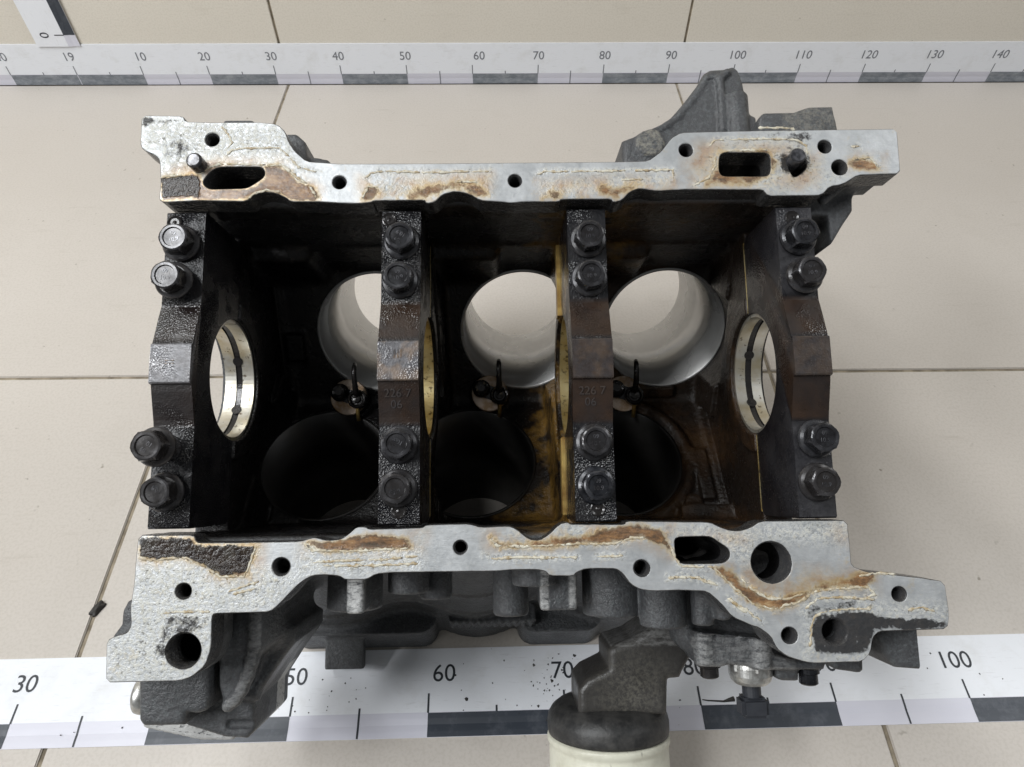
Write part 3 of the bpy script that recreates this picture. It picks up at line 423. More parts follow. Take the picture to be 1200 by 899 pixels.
vm = Matrix(((0, -1, 0, .0262), (0, 0, -1, -.0022), (1, 0, 0, .0768), (0, 0, 0, 1)))
strip('measuring_strip', vm, -.0165, 1.9, [(k/100, str(k), 0) for k in range(0, 190, 10)], 'white ruler strip standing upright on the wall, starting at 0', False, [(k/100, k/100+.1) for k in range(0, 180, 20)], .0014)

# ------------------------------------------------------------------ engine block: frame
bx, by, bz, bo = Vector(BX), Vector(BY), Vector(BZ), Vector(BO)
base = Vector((bo.x, bo.y, 0))
eng = empty('engine_block', Matrix(((bx.x, by.x, bz.x, base.x), (bx.y, by.y, bz.y, base.y), (bx.z, by.z, bz.z, base.z), (0, 0, 0, 1))))
tag(eng, 'oily bare V6 engine block lying upside down on the tiles, crankcase open', 'engine block')
d_ = bo-base; OFF = Vector((d_.dot(bx), d_.dot(by), d_.dot(bz)))      # crank centre in the frame of the empty
def part(name, me, m, parent=None, smooth=False):
    o = link(name, me, m, parent if parent is not None else eng, smooth)
    if parent is None: o.location = OFF
    return o
S30, C30 = .5, math.sqrt(3)/2
FB = [-84.4, 18.6, 121.6]; NB = [-121.6, -18.6, 84.4]; DECK = 223.2
CAPX = [(-176.5, -155.8), (-60.8, -39.8), (39.6, 60.4), (154.2, 173.6)]

# ------------------------------------------------------------------ casting as a sampled solid with cast fillets
class Field:
    def __init__(s, lo, hi, h):
        s.h = h; s.lo = np.array(lo, float); s.ax = [np.arange(lo[i], hi[i]+h, h, dtype=np.float32) for i in range(3)]
        s.v = np.full([len(a) for a in s.ax], 40, np.float32)
    def op(s, lo, hi, fn, k=0, sub=False):
        pad = k+3*s.h; sl = []
        for i in range(3):
            a = max(0, int((lo[i]-pad-s.lo[i])/s.h)); b_ = min(len(s.ax[i]), int((hi[i]+pad-s.lo[i])/s.h)+2)
            if b_ <= a: return
            sl.append(slice(a, b_))
        sl = tuple(sl)
        X = s.ax[0][sl[0]][:, None, None]; Y = s.ax[1][sl[1]][None, :, None]; Z = s.ax[2][sl[2]][None, None, :]
        d = fn(X, Y, Z).astype(np.float32); a = s.v[sl]
        if sub: a, d = -a, d
        if k > 0:
            h = np.clip(.5+.5*(a-d)/k, 0, 1); r = a*(1-h)+d*h-k*h*(1-h)
        else: r = np.minimum(a, d)
        s.v[sl] = -r if sub else r
    def box(s, lo, hi, r=0, k=0, sub=False):
        c = [(a+b_)/2 for a, b_ in zip(lo, hi)]; hf = [(b_-a)/2-r for a, b_ in zip(lo, hi)]
        def fn(X, Y, Z):
            q = [np.abs(V-c[i])-hf[i] for i, V in enumerate((X, Y, Z))]
            o = np.sqrt(np.maximum(q[0], 0)**2+np.maximum(q[1], 0)**2+np.maximum(q[2], 0)**2)
            return o+np.minimum(np.maximum(np.maximum(q[0], q[1]), q[2]), 0)-r
        s.op(lo, hi, fn, k, sub)
    def cyl(s, ax, c, r, a0, a1, rnd=0, k=0, sub=False):
        """cylinder along axis 0/1/2; c = the other two coordinates in order."""
        o = [i for i in range(3) if i != ax]; lo, hi = [0]*3, [0]*3
        lo[ax], hi[ax] = a0, a1
        for j, i in enumerate(o): lo[i], hi[i] = c[j]-r, c[j]+r
        def fn(*V):
            q = np.sqrt((V[o[0]]-c[0])**2+(V[o[1]]-c[1])**2)-(r-rnd); w_ = np.abs(V[ax]-(a0+a1)/2)-((a1-a0)/2-rnd)
            return np.sqrt(np.maximum(q, 0)**2+np.maximum(w_, 0)**2)+np.minimum(np.maximum(q, w_), 0)-rnd
        s.op(lo, hi, fn, k, sub)
    def poly(s, pts, z0, z1, rnd=0, k=0, sub=False):
        P = np.array(pts); lo = (P[:, 0].min(), P[:, 1].min(), z0); hi = (P[:, 0].max(), P[:, 1].max(), z1)
        def fn(X, Y, Z):
            XX, YY = np.broadcast_arrays(X[:, :, 0], Y[:, :, 0]); d2 = polysdf(P, np.stack([XX.ravel(), YY.ravel()], 1)).reshape(XX.shape)[:, :, None]+rnd
            w_ = np.abs(Z-(z0+z1)/2)-((z1-z0)/2-rnd)
            return np.sqrt(np.maximum(d2, 0)**2+np.maximum(w_, 0)**2)+np.minimum(np.maximum(d2, w_), 0)-rnd
        s.op(lo, hi, fn, k, sub)
    def chain(s, pts, r, k=0):
        for a, b_ in zip(pts[:-1], pts[1:]):
            a, b_ = np.array(a, float), np.array(b_, float); e = b_-a
            def fn(X, Y, Z):
                t = np.clip(((X-a[0])*e[0]+(Y-a[1])*e[1]+(Z-a[2])*e[2])/(e@e), 0, 1)
                return np.sqrt((X-a[0]-t*e[0])**2+(Y-a[1]-t*e[1])**2+(Z-a[2]-t*e[2])**2)-r
            s.op(np.minimum(a, b_)-r, np.maximum(a, b_)+r, fn, k)
    def mesh(s, name):
        V = s.v; ins = V < 0; nx, ny, nz = V.shape
        cs = np.zeros((nx-1, ny-1, nz-1), np.uint8)
        for i in (0, 1):
            for j in (0, 1):
                for k in (0, 1): cs += ins[i:nx-1+i, j:ny-1+j, k:nz-1+k]
        act = np.argwhere((cs > 0) & (cs < 8)); idx = np.full(cs.shape, -1, np.int32); idx[tuple(act.T)] = np.arange(len(act))
        cor = np.array([(i, j, k) for i in (0, 1) for j in (0, 1) for k in (0, 1)])
        vals = np.stack([V[tuple((act+c).T)] for c in cor], 1)
        acc = np.zeros((len(act), 3)); cnt = np.zeros(len(act))
        for a in range(8):
            for b_ in range(a+1, 8):
                if np.abs(cor[a]-cor[b_]).sum() != 1: continue
                va, vb = vals[:, a], vals[:, b_]; x = (va < 0) != (vb < 0); t = np.where(x, va/np.where(x, va-vb, 1), 0)
                p = cor[a]+t[:, None]*(cor[b_]-cor[a]); acc += p*x[:, None]; cnt += x
        pos = (act+acc/cnt[:, None])*s.h+s.lo
        quads = []
        for ax in range(3):
            o1, o2 = [i for i in range(3) if i != ax]; sa = [slice(None)]*3; sb = [slice(None)]*3; sa[ax] = slice(0, -1); sb[ax] = slice(1, None)
            A, B_ = ins[tuple(sa)], ins[tuple(sb)]; e = np.argwhere(A != B_)
            ok = (e[:, o1] > 0) & (e[:, o2] > 0) & (e[:, o1] < V.shape[o1]-1) & (e[:, o2] < V.shape[o2]-1); e = e[ok]
            def cell(d1, d2):
                q = e.copy(); q[:, o1] += d1; q[:, o2] += d2; return idx[tuple(q.T)]
            q = np.stack([cell(-1, -1), cell(0, -1), cell(0, 0), cell(-1, 0)], 1)
            flip = A[tuple(e.T)]
            if ax == 1: flip = ~flip
            q[~flip] = q[~flip][:, ::-1]; quads.append(q)
        quads = np.concatenate(quads)
        me = bpy.data.meshes.new(name); me.vertices.add(len(pos)); me.vertices.foreach_set('co', (pos/1000).astype(np.float32).ravel())
        me.loops.add(quads.size); me.loops.foreach_set('vertex_index', quads.ravel().astype(np.int32)); me.polygons.add(len(quads))
        me.polygons.foreach_set('loop_start', np.arange(0, quads.size, 4, dtype=np.int32)); me.update(calc_edges=True); me.validate()
        return me, pos

def dt(Y, Z, far):
    sgn = 1 if far else -1
    return sgn*S30*Y-C30*Z, sgn*C30*Y+S30*Z
F = Field((-216, -214, -216), (214, 190, 62), 1.2)
# two skirts
F.box((-174, 89, -75), (171, 103, 46), 2)
F.box((-174, -103, -75), (171, -89, 46), 2)
# cylinder banks with jackets that bulge round each bore
for far, xs_, x0, x1 in ((True, FB, -134, 168), (False, NB, -168, 134)):
    def fn(X, Y, Z):
        d, t = dt(Y, Z, far); w_ = 74+6*np.cos((X-xs_[1])*2*math.pi/103)
        q = np.maximum(np.maximum(60-d, d-(DECK-.6)), np.maximum(-56-t, t-w_)); return np.maximum(q, np.maximum(x0-X, X-x1))
    F.op((x0, -190 if not far else -60, -216), (x1, 190 if far else 60, 20), fn, 8)
for far in (True, False):
    def fn(X, Y, Z):
        d, t = dt(Y, Z, far); return np.maximum(np.maximum(np.abs(d-99)-7, np.abs(t-12)-68), np.abs(X)-170)
    F.op((-170, -110, -150), (170, 110, 0), fn, 4)
# deck feet along the outer edge of the bank that stands on the floor
for (xa, ya), (xb, yb) in FEET:
    xa, xb = (xa-BO[0])*1000, (xb-BO[0])*1000
    def fn(X, Y, Z):
        d, t = dt(Y, Z, False); q = np.maximum(np.abs(X-(xa+xb)/2)-((xb-xa)/2-9), np.abs(t-60)-(26.5-9)); q2 = np.abs(d-207)-15.2
        return np.maximum(np.sqrt(np.maximum(np.abs(X-(xa+xb)/2)-((xb-xa)/2-12), 0)**2+np.maximum(np.abs(t-60)-(26.5-12), 0)**2)-12, q2)
    F.op((xa, -200, -190), (xb, -90, -120), fn, 5)
# raised casting line on the outer wall
def fn(X, Y, Z):
    d, t = dt(Y, Z, False)
    tooth = 1.0*np.sin(X*2*math.pi/5.2)
    return np.maximum(np.maximum(np.abs(d-186)-5+.3*tooth, np.abs(t-76)-(7+tooth)), np.abs(X-(-6))-32)
F.op((-40, -190, -170), (28, -120, -90), fn, 1)
F.chain([(x, -S30*172-C30*(74+6*math.cos((x-NB[1])*2*math.pi/103)), -C30*172+S30*(74+6*math.cos((x-NB[1])*2*math.pi/103))) for x in range(-160, 131, 6)], 1.7, 1.5)
F.chain([(x, -S30*140-C30*(74+6*math.cos((x-NB[1])*2*math.pi/103)), -C30*140+S30*(74+6*math.cos((x-NB[1])*2*math.pi/103))) for x in range(-70, 41, 6)], 1.3, 1.5)
# lugs, bosses, brackets outside
F.poly(FAR_BRACKET[0][0], FAR_BRACKET[0][1], FAR_BRACKET[0][2], 3, 2)
(px0, py0), (px1, py1), (px2, py2) = FAR_POST
F.cyl(1, ((px0+px1)/2, 25), (px1-px0)/2, 95, py0, 1.5, 1.5)
F.chain([(x, y, 26.5) for x, y in FAR_SPINE], 2.4, 1.5)
F.chain([(x, y, 25.4) for x, y in FAR_RIDGE], 1.8, 2)
F.cyl(2, FAR_WORN, 8.5, 18, 27.6, 1, 1.5)
for p, z0, z1 in FAR_LUMPS: F.poly(p, z0, z1, 2, 2.5)
for p, z0, z1 in NEAR_LUMPS: F.poly(p, z0, z1, 2, 2.5)
for p, z0, z1 in BRACKET: F.poly(p, z0, z1, 2.5, 2)
for p, z0, z1 in FLANGE: F.poly(p, z0, z1, 1, 1)
F.poly(*ARCH, 3, 2)
F.chain([(x, y, 23) for x, y in ARCH_RIM], 3.4, 2)
F.cyl(0, (-175, 4), 5, BOLT_EAR[0]-8, BOLT_EAR[0]+6, 1, 2)
for x, r, ye, z in BOSSES: F.cyl(1, (x, z), r, ye, -92, 1.2, 2)
for x, r, ye, z, hz in RIBS: F.box((x-r, ye, z-hz), (x+r, -96, z), 1.2, 2)
for p, z0, z1 in COVER+COVER_LUGS: F.poly(p, z0, z1, 3, 4)
for (xa, ya), (xb, yb) in COVER_LOBES: F.cyl(1, ((xa+xb)/2, 4), (xb-xa)/2, yb, ya, 1.5, 1.5)
for p, z0, z1 in COVER_EDGE: F.poly(p, z0, z1, .6, .5)
F.box((100, -160, -40), (176, -95, 0), 8, 8)
F.box((-170, -150, -60), (-120, -95, 20), 8, 10)
# rail beds under both flanges
for P in (FAR_RAIL, NEAR_RAIL):
    q = np.array(P); c = chaikin(P); F.poly(c, 30, 46.4, 2.5, 5)
# clearance scallops where the bores sweep up through the opposite skirt
for far, xs_ in ((True, FB), (False, NB)):
    for xc in xs_:
        def fn(X, Y, Z):
            d, t = dt(Y, Z, far); return np.maximum(np.sqrt((X-xc)**2+t**2)-45.5, np.abs(d+70)-70)
        F.op((xc-47, -95, -20), (xc+47, 95, 62), fn, 0, True)
F.chain([(x, y, 44) for x, y in END_PIN], 2.6, 1)
# crankcase bays
BAYS = [(-155.5, -61), (-39.5, 39.5), (60.5, 154)]
for x0, x1 in BAYS:
    def fn(X, Y, Z):
        k = 5
        a = dt(Y, Z, True)[0]-94; b_ = dt(Y, Z, False)[0]-94; c = np.abs(Y)-87.5
        def smax(p, q): h = np.clip(.5-.5*(q-p)/k, 0, 1); return q*(1-h)+p*h+k*h*(1-h)
        xr = np.abs(X-(x0+x1)/2)-(x1-x0)/2+.055*np.maximum(-Z-25, 0)
        return smax(smax(smax(a, b_), c), xr)
    F.op((x0, -88, -112), (x1, 88, 60), fn, 0, True)
# room for the caps above the parting plane
F.box((-190, -84.2, -.4), (190, 84.2, 60), 0, 0, True)
# main webs: hubs round the crank tunnel
for a, b_ in CAPX:
    F.box((a+1, -93, -108), (b_-1, 93, -.6), 1.0, 0)
    def fn(X, Y, Z):
        r = np.sqrt(Y*Y+Z*Z)-47; return np.maximum(np.maximum(r, np.abs(X-(a+b_)/2)-(b_-a)/2-1.2), Z+.6)
    F.op((a-2, -48, -48), (b_+2, 48, 0), fn, 2)
# floor details of the bays: ring and boss beside the last bore, pads
def ring(X, Y, Z):
    d, t = dt(Y, Z, False); q = np.sqrt((X-NB[2])**2+t**2)-50.5; return np.maximum(np.sqrt(q*q+(d-94)**2)-4, 60-X)
F.op((30, -90, -120), (150, 20, -30), ring, 3)
def stud_(xc, tc, far, r, h):
    def fn(X, Y, Z):
        d, t = dt(Y, Z, far); return np.maximum(np.sqrt((X-xc)**2+(t-tc)**2)-r, np.abs(d-92)-h)
    F.op((xc-r-2, -100, -125), (xc+r+2, 100, -10), fn, 2)
stud_(130, 39, False, 6, 7)
def pad_(x0, x1, t0, t1, far, d0):
    def fn(X, Y, Z):
        d, t = dt(Y, Z, far); return np.maximum(np.maximum(np.abs(X-(x0+x1)/2)-(x1-x0)/2, np.abs(t-(t0+t1)/2)-(t1-t0)/2), d0-d)
    F.op((x0, -100, -125), (x1, 100, -10), lambda X, Y, Z: np.maximum(fn(X, Y, Z), dt(Y, Z, far)[0]-99), 4)
pad_(138, 147, -6, 34, False, 90); pad_(104, 132, -52, -44, True, 90); pad_(-152, -140, -20, 0, True, 89); pad_(-150, -132, 30, 46, False, 90)
def step(X, Y, Z):
    d, t = dt(Y, Z, False); return np.maximum(np.maximum(np.abs(d-90)-6, np.abs(t-51)-9), np.abs(X-138)-18)
F.op((118, -90, -90), (158, -40, -20), step, 3)
for xr in (-140, -20, 78):      # ribs on the far inner wall
    F.box((xr-22, 80, -70), (xr+22, 90, -18), 5, 6)
# jet pads on the ridge
JETS = [(-105.6, 1), (-2, 2.5), (97, 1)]
for x, y in JETS: F.cyl(2, (x-4, y+1), 14, -112, -97.5, 1, 2)
# crank tunnel, bores, drain slots, bolt holes
F.cyl(0, (0, 0), 36.0, -210, 210, 0, 0, True)
F.box((-210, -36, 0), (210, 36, 60), 0, 0, True)
for far, xs_ in ((True, FB), (False, NB)):
    for xc in xs_:
        def fn(X, Y, Z):
            d, t = dt(Y, Z, far); return np.maximum(np.sqrt((X-xc)**2+t**2)-44.6, np.abs(d-150)-90)
        F.op((xc-46, -170, -216) if not far else (xc-46, -60, -216), (xc+46, 60, 20) if not far else (xc+46, 170, 20), fn, 0, True)
for p in FAR_SLOTS+NEAR_SLOTS: F.poly(p, -40, 60, 0, 0, True)
for x, y, r in FAR_HOLES+NEAR_HOLES: F.cyl(2, (x, y), r-.3, 10 if r < 7 else -20, 60, 0, 0, True)
F.cyl(0, (BOLT_EAR[1], 4), 2.6, BOLT_EAR[0]-12, BOLT_EAR[0]+12, 0, 0, True)
me, pos = F.mesh('casting')
X, Y, Z = pos.T
dn = np.maximum(S30*Y-C30*Z, -S30*Y-C30*Z)
inside = np.clip((91-np.abs(Y))/2.5, 0, 1)*np.clip((100-dn)/3, 0, 1)*np.clip((176-np.abs(X))/2, 0, 1)*(Z < 47)
wear_shading = np.zeros((len(pos), 4)); wear_shading[:, 0] = inside
for x_, y_, r_ in FAR_HOLES+NEAR_HOLES: wear_shading[:, 3] = np.maximum(wear_shading[:, 3], (np.sqrt((X-x_)**2+(Y-y_)**2) < r_+1.2)*(Z < 46))  # alpha paints the dark inside of holes, slots below likewise
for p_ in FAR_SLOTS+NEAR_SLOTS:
    q_ = np.array(p_); bb = (X > q_[:, 0].min()-2) & (X < q_[:, 0].max()+2) & (Y > q_[:, 1].min()-2) & (Y < q_[:, 1].max()+2) & (Z < 46) & (Z > -50); wear_shading[bb, 3] = np.maximum(wear_shading[bb, 3], polysdf(q_, pos[bb][:, :2]) < 1.5)
def near(pts, rad): return np.clip(1.4-np.sqrt(((pos-np.array(pts))**2).sum(1))/rad, 0, 1)
wear_shading[:, 1] = np.maximum.reduce([1.8*np.clip(1-np.abs(X-RIBS[0][0])/6, 0, 1)*(Z > 40)*(Y < -103), .9*(np.abs(np.abs(X-RIBS[1][0])-8) < 2.2)*(Z > 25)*(Y < -108),
    .30*(X > 100)*(X < 165)*(Y < -150)*(Z > 3)*(Z < 10), 3*(Z < -35.5)*(Z > -50)*(X < -115)*(Y < -170), *[.55*(np.abs(X-(xa+xb)/2) < (xb-xa)*.36)*(Y < ya)*(Y > yb-1)*(Z > 5) for (xa, ya), (xb, yb) in COVER_LOBES], *[.38*np.clip(1.5-np.sqrt((X-x_)**2+(Y-y_)**2)/7, 0, 1)*(Z > 25.5) for x_, y_ in ARCH_RIM]])  # lobe streaks and arch rim are highlights painted into the colour
wear_shading[:, 2] = np.maximum.reduce([1.1*(.4/1.1)*(np.sqrt((X-FAR_WORN[0])**2+(Y-FAR_WORN[1])**2) < 8.5)*(Z > 25), .25*(X > 160)*(Y > 118)*(Z > 30), .5*near((RIBS[2][0], RIBS[2][2], -112), 10)])
set_wear_shading(me, wear_shading)
part('casting', me, M['cast'], None, True)['label'] = 'dark sand-cast body with three open bays and oil film inside'
del F

# ------------------------------------------------------------------ cylinder liners
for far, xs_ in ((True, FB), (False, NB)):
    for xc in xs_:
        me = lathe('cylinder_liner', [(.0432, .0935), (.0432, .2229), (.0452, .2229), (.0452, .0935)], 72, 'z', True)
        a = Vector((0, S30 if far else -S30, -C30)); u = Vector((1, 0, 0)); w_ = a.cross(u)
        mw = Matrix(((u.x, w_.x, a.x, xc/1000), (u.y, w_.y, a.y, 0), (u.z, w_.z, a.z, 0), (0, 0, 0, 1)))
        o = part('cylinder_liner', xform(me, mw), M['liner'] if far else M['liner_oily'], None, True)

# ------------------------------------------------------------------ oil pan rails
def rail(name, outline, holes, slots, zt=60.0, zb=45.2, label=''):
    outer = resample(chaikin(outline), 1.8)
    loops = [outer]
    for x, y, r in holes:
        n = max(20, int(2*math.pi*r/1.2)); loops.append(np.array([(x+(r+.7)*math.cos(2*math.pi*k/n), y+(r+.7)*math.sin(2*math.pi*k/n)) for k in range(n)]))
    for s in slots: loops.append(resample(chaikin(chaikin(s, .25), .25), 1.5))
    lo, hi = outer.min(0), outer.max(0)
    g = np.stack(np.meshgrid(np.arange(lo[0], hi[0], 1.5), np.arange(lo[1], hi[1], 1.5), indexing='ij'), -1).reshape(-1, 2); g += np.random.uniform(-.3, .3, g.shape)
    d = polysdf(outer, g); keep = d < -.9
    for L in loops[1:]:
        box_ = (np.abs(g-(L.min(0)+L.max(0))/2) < (L.max(0)-L.min(0))/2+2).all(1) & keep
        ii = np.where(box_)[0]; dd = polysdf(L, g[ii]); keep[ii[dd < .9]] = False
    g = g[keep]
    pts, edges, lp = [], [], []
    for L in loops:
        s0 = len(pts); pts += [Vector((float(x), float(y))) for x, y in L]; n = len(L); lp.append(list(range(s0, s0+n))); edges += [(s0+i, s0+(i+1) % n) for i in range(n)]
    pts += [Vector((float(x), float(y))) for x, y in g]
    rv, re, rf, ov, oe, of = geometry.delaunay_2d_cdt(pts, edges, [], 0, 1e-5)
    rv = np.array([(p.x, p.y) for p in rv]); tri = np.array([t for t in rf if len(t) == 3]); cen = rv[tri].mean(1)
    ok = polysdf(outer, cen) < 0
    for L in loops[1:]:
        ii = np.where((np.abs(cen-(L.min(0)+L.max(0))/2) < (L.max(0)-L.min(0))/2+1).all(1) & ok)[0]
        ok[ii[polysdf(L, cen[ii]) < 0]] = False
    tri = tri[ok]
    e1 = rv[tri[:, 1]]-rv[tri[:, 0]]; e2 = rv[tri[:, 2]]-rv[tri[:, 0]]; cw = e1[:, 0]*e2[:, 1]-e1[:, 1]*e2[:, 0] < 0; tri[cw] = tri[cw][:, ::-1]
    V = [(x, y, zt) for x, y in rv]; Fc = [tuple(int(k) for k in t) for t in tri]; ntop = len(V)
    lut = {}
    for i, src in enumerate(ov):
        for s_ in src: lut[s_] = i
    for li, L in enumerate(loops):
        n = len(L); area_ = .5*np.sum(L[:, 0]*np.roll(L[:, 1], -1)-np.roll(L[:, 0], -1)*L[:, 1]); sg = 1 if area_ > 0 else -1
        tg = np.roll(L, -1, 0)-np.roll(L, 1, 0); nr = np.stack([tg[:, 1], -tg[:, 0]], 1)*sg; nr /= np.maximum(np.linalg.norm(nr, axis=1), 1e-6)[:, None]
        hole = li > 0; circ = 1 <= li <= len(holes)
        prof = [(.55, zt-.55), (.55, zb)] if not hole else [(-.7, zt-.9)]
        if circ:
            z = zt-.9; k = 0
            while z > zb: prof.append((-.7-(.45 if k % 2 else 0), z)); z -= .75; k += 1
            prof.append((-.7, zb))
        elif hole: prof = [(-.5, zt-.5), (-.5, zb)]
        ring0 = [lut[k] for k in lp[li]]
        for off, z in prof:
            s0 = len(V); V += [(float(p[0]+off*q[0]), float(p[1]+off*q[1]), z) for p, q in zip(L, nr)]; ring1 = list(range(s0, s0+n))
            for i in range(n):
                j = (i+1) % n; q = (ring0[i], ring0[j], ring1[j], ring1[i]); Fc.append(q if (sg < 0) != hole else q[::-1])
            ring0 = ring1
    me = pyd(name, np.array(V)/1000, Fc)
    P = np.array(V)[:, :2]; wr = np.zeros((len(V), 4)); zz = np.array(V)[:, 2]
    jit = P+np.random.normal(0, .25, P.shape)
    for ch, polys, soft in ((0, BROWN, 2.9), (1, GRIME, 1.6), (2, CREAM, 5), (3, AMBER, 4)):
        for q, wt in polys:
            wr[:, ch] = np.maximum(wr[:, ch], wt*np.clip(.5-polysdf(q, jit)/(2*soft), 0, 1))
    for pl in BEADS:
        S = np.array(pl)
        for a_, b_ in zip(S[:-1], S[1:]):
            e_ = b_-a_; t_ = np.clip(((jit-a_)@e_)/(e_@e_), 0, 1); dd = np.sqrt(((jit-a_-t_[:, None]*e_)**2).sum(1)); wr[:, 2] = np.maximum(wr[:, 2], np.clip(1.5-dd/1.8, 0, 1))
    wr[:, 2] = np.maximum(wr[:, 2], .08)
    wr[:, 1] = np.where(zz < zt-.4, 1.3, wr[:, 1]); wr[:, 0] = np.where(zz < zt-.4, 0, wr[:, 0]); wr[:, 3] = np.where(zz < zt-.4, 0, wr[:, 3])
    set_wear_shading(me, wr)
    o = part(name, me, M['rail'])
    o['label'] = label
    return o
far_rail = rail('oil_pan_rail', FAR_RAIL, FAR_HOLES, FAR_SLOTS, label='machined silver rail along the wall side, with brown varnish and sealant')
near_rail = rail('oil_pan_rail', NEAR_RAIL, NEAR_HOLES, NEAR_SLOTS, label='machined silver rail along the camera side, with wide stained pads')
for pl in BEADS:
    P = np.array(pl)
    q = []
    for i in range(len(P)-1):
        n = max(2, int(np.linalg.norm(P[i+1]-P[i])/1.2))
        for k in range(n): q.append(P[i]+(P[i+1]-P[i])*k/n)
    q.append(P[-1]); q = np.array(q)+np.random.normal(0, .16, (len(q), 2))
    cut = [0]+sorted(random.sample(range(2, max(3, len(q)-2)), min(len(q)//18, max(0, len(q)-5))))+[len(q)]
    for a, b_ in zip(cut[:-1], cut[1:]):
        sg = q[a:b_]
        if len(sg) < 4 or random.random() < .05: continue
        rr = [random.uniform(.0002, .00052)*(1.25 if random.random() < .3 else 1)*(.4 if i in (0, len(sg)-1) else 1) for i in range(len(sg))]
        me = tube('sealant_bead', [(x/1000, y/1000, .06005) for x, y in sg], rr, 6, .4, 1.5)
        link('sealant_bead', me, M['sealant'], far_rail if sg[0][1] > 0 else near_rail, True)
for x, y in STUDS:
    me = lathe('stud', [(.0042, .040), (.0042, .0665), (.0036, .0672), (.0030, .0674), (0, .0674)], 24)
    link('stud', xform(me, Matrix.Translation((x/1000, y/1000, 0))), M['bolt'], far_rail, False)

# ------------------------------------------------------------------ main bearing caps
def hexbolt(name, af, hh, fr, fh, seg=6):
    """flanged hex head with a raised rim and a sunk disc; base at z = 0."""
    bm = bmesh.new(); R = af/math.sqrt(3)
    def ringv(r, z, n, ph=0): return [bm.verts.new((r*math.cos(2*math.pi*k/n+ph), r*math.sin(2*math.pi*k/n+ph), z)) for k in range(n)]
    def join(a, b_):
        n = len(a)
        for k in range(n): bm.faces.new((a[k], a[(k+1) % n], b_[(k+1) % n], b_[k]))
    n = 48
    f0 = ringv(fr, 0, n); f1 = ringv(fr, fh*.45, n); f2 = ringv(fr*.93, fh*.75, n); f3 = ringv(af*.5*1.08, fh, n); f4 = ringv(af*.40, fh, n)
    for a, b_ in ((f0, f1), (f1, f2), (f2, f3), (f3, f4)): join(a, b_)
    def hexr(z, sc, cap):
        out = []
        for k in range(n):
            t = 2*math.pi*k/n; m = (t % (math.pi/3))-math.pi/6; r = min(af/2/math.cos(m), cap)*sc
            out.append(bm.verts.new((r*math.cos(t), r*math.sin(t), z)))
        return out
    h0 = hexr(fh*.8, 1, R); h1 = hexr(hh-.0016, 1, R); h2 = hexr(hh-.0004, 1, af*.515); h3 = ringv(af*.455, hh, n); h4 = ringv(af*.37, hh, n); h5 = ringv(af*.34, hh-.0008, n)
    for a, b_ in ((h0, h1), (h1, h2), (h2, h3), (h3, h4), (h4, h5)): join(a, b_)
    bm.faces.new(h5)
    me = bpy.data.meshes.new(name); bm.to_mesh(me); bm.free(); return me
bolt_me = hexbolt('bolt', .0142, .0110, .0099, .0028); bolt_me.materials.append(M['bolt'])
mark_a = textmesh('grade_mark', '10.9', .0031, .00012); mark_b = textmesh('grade_mark', '09', .0029, .00012)
for q in (mark_a, mark_b): q.materials.append(M['bolt'])
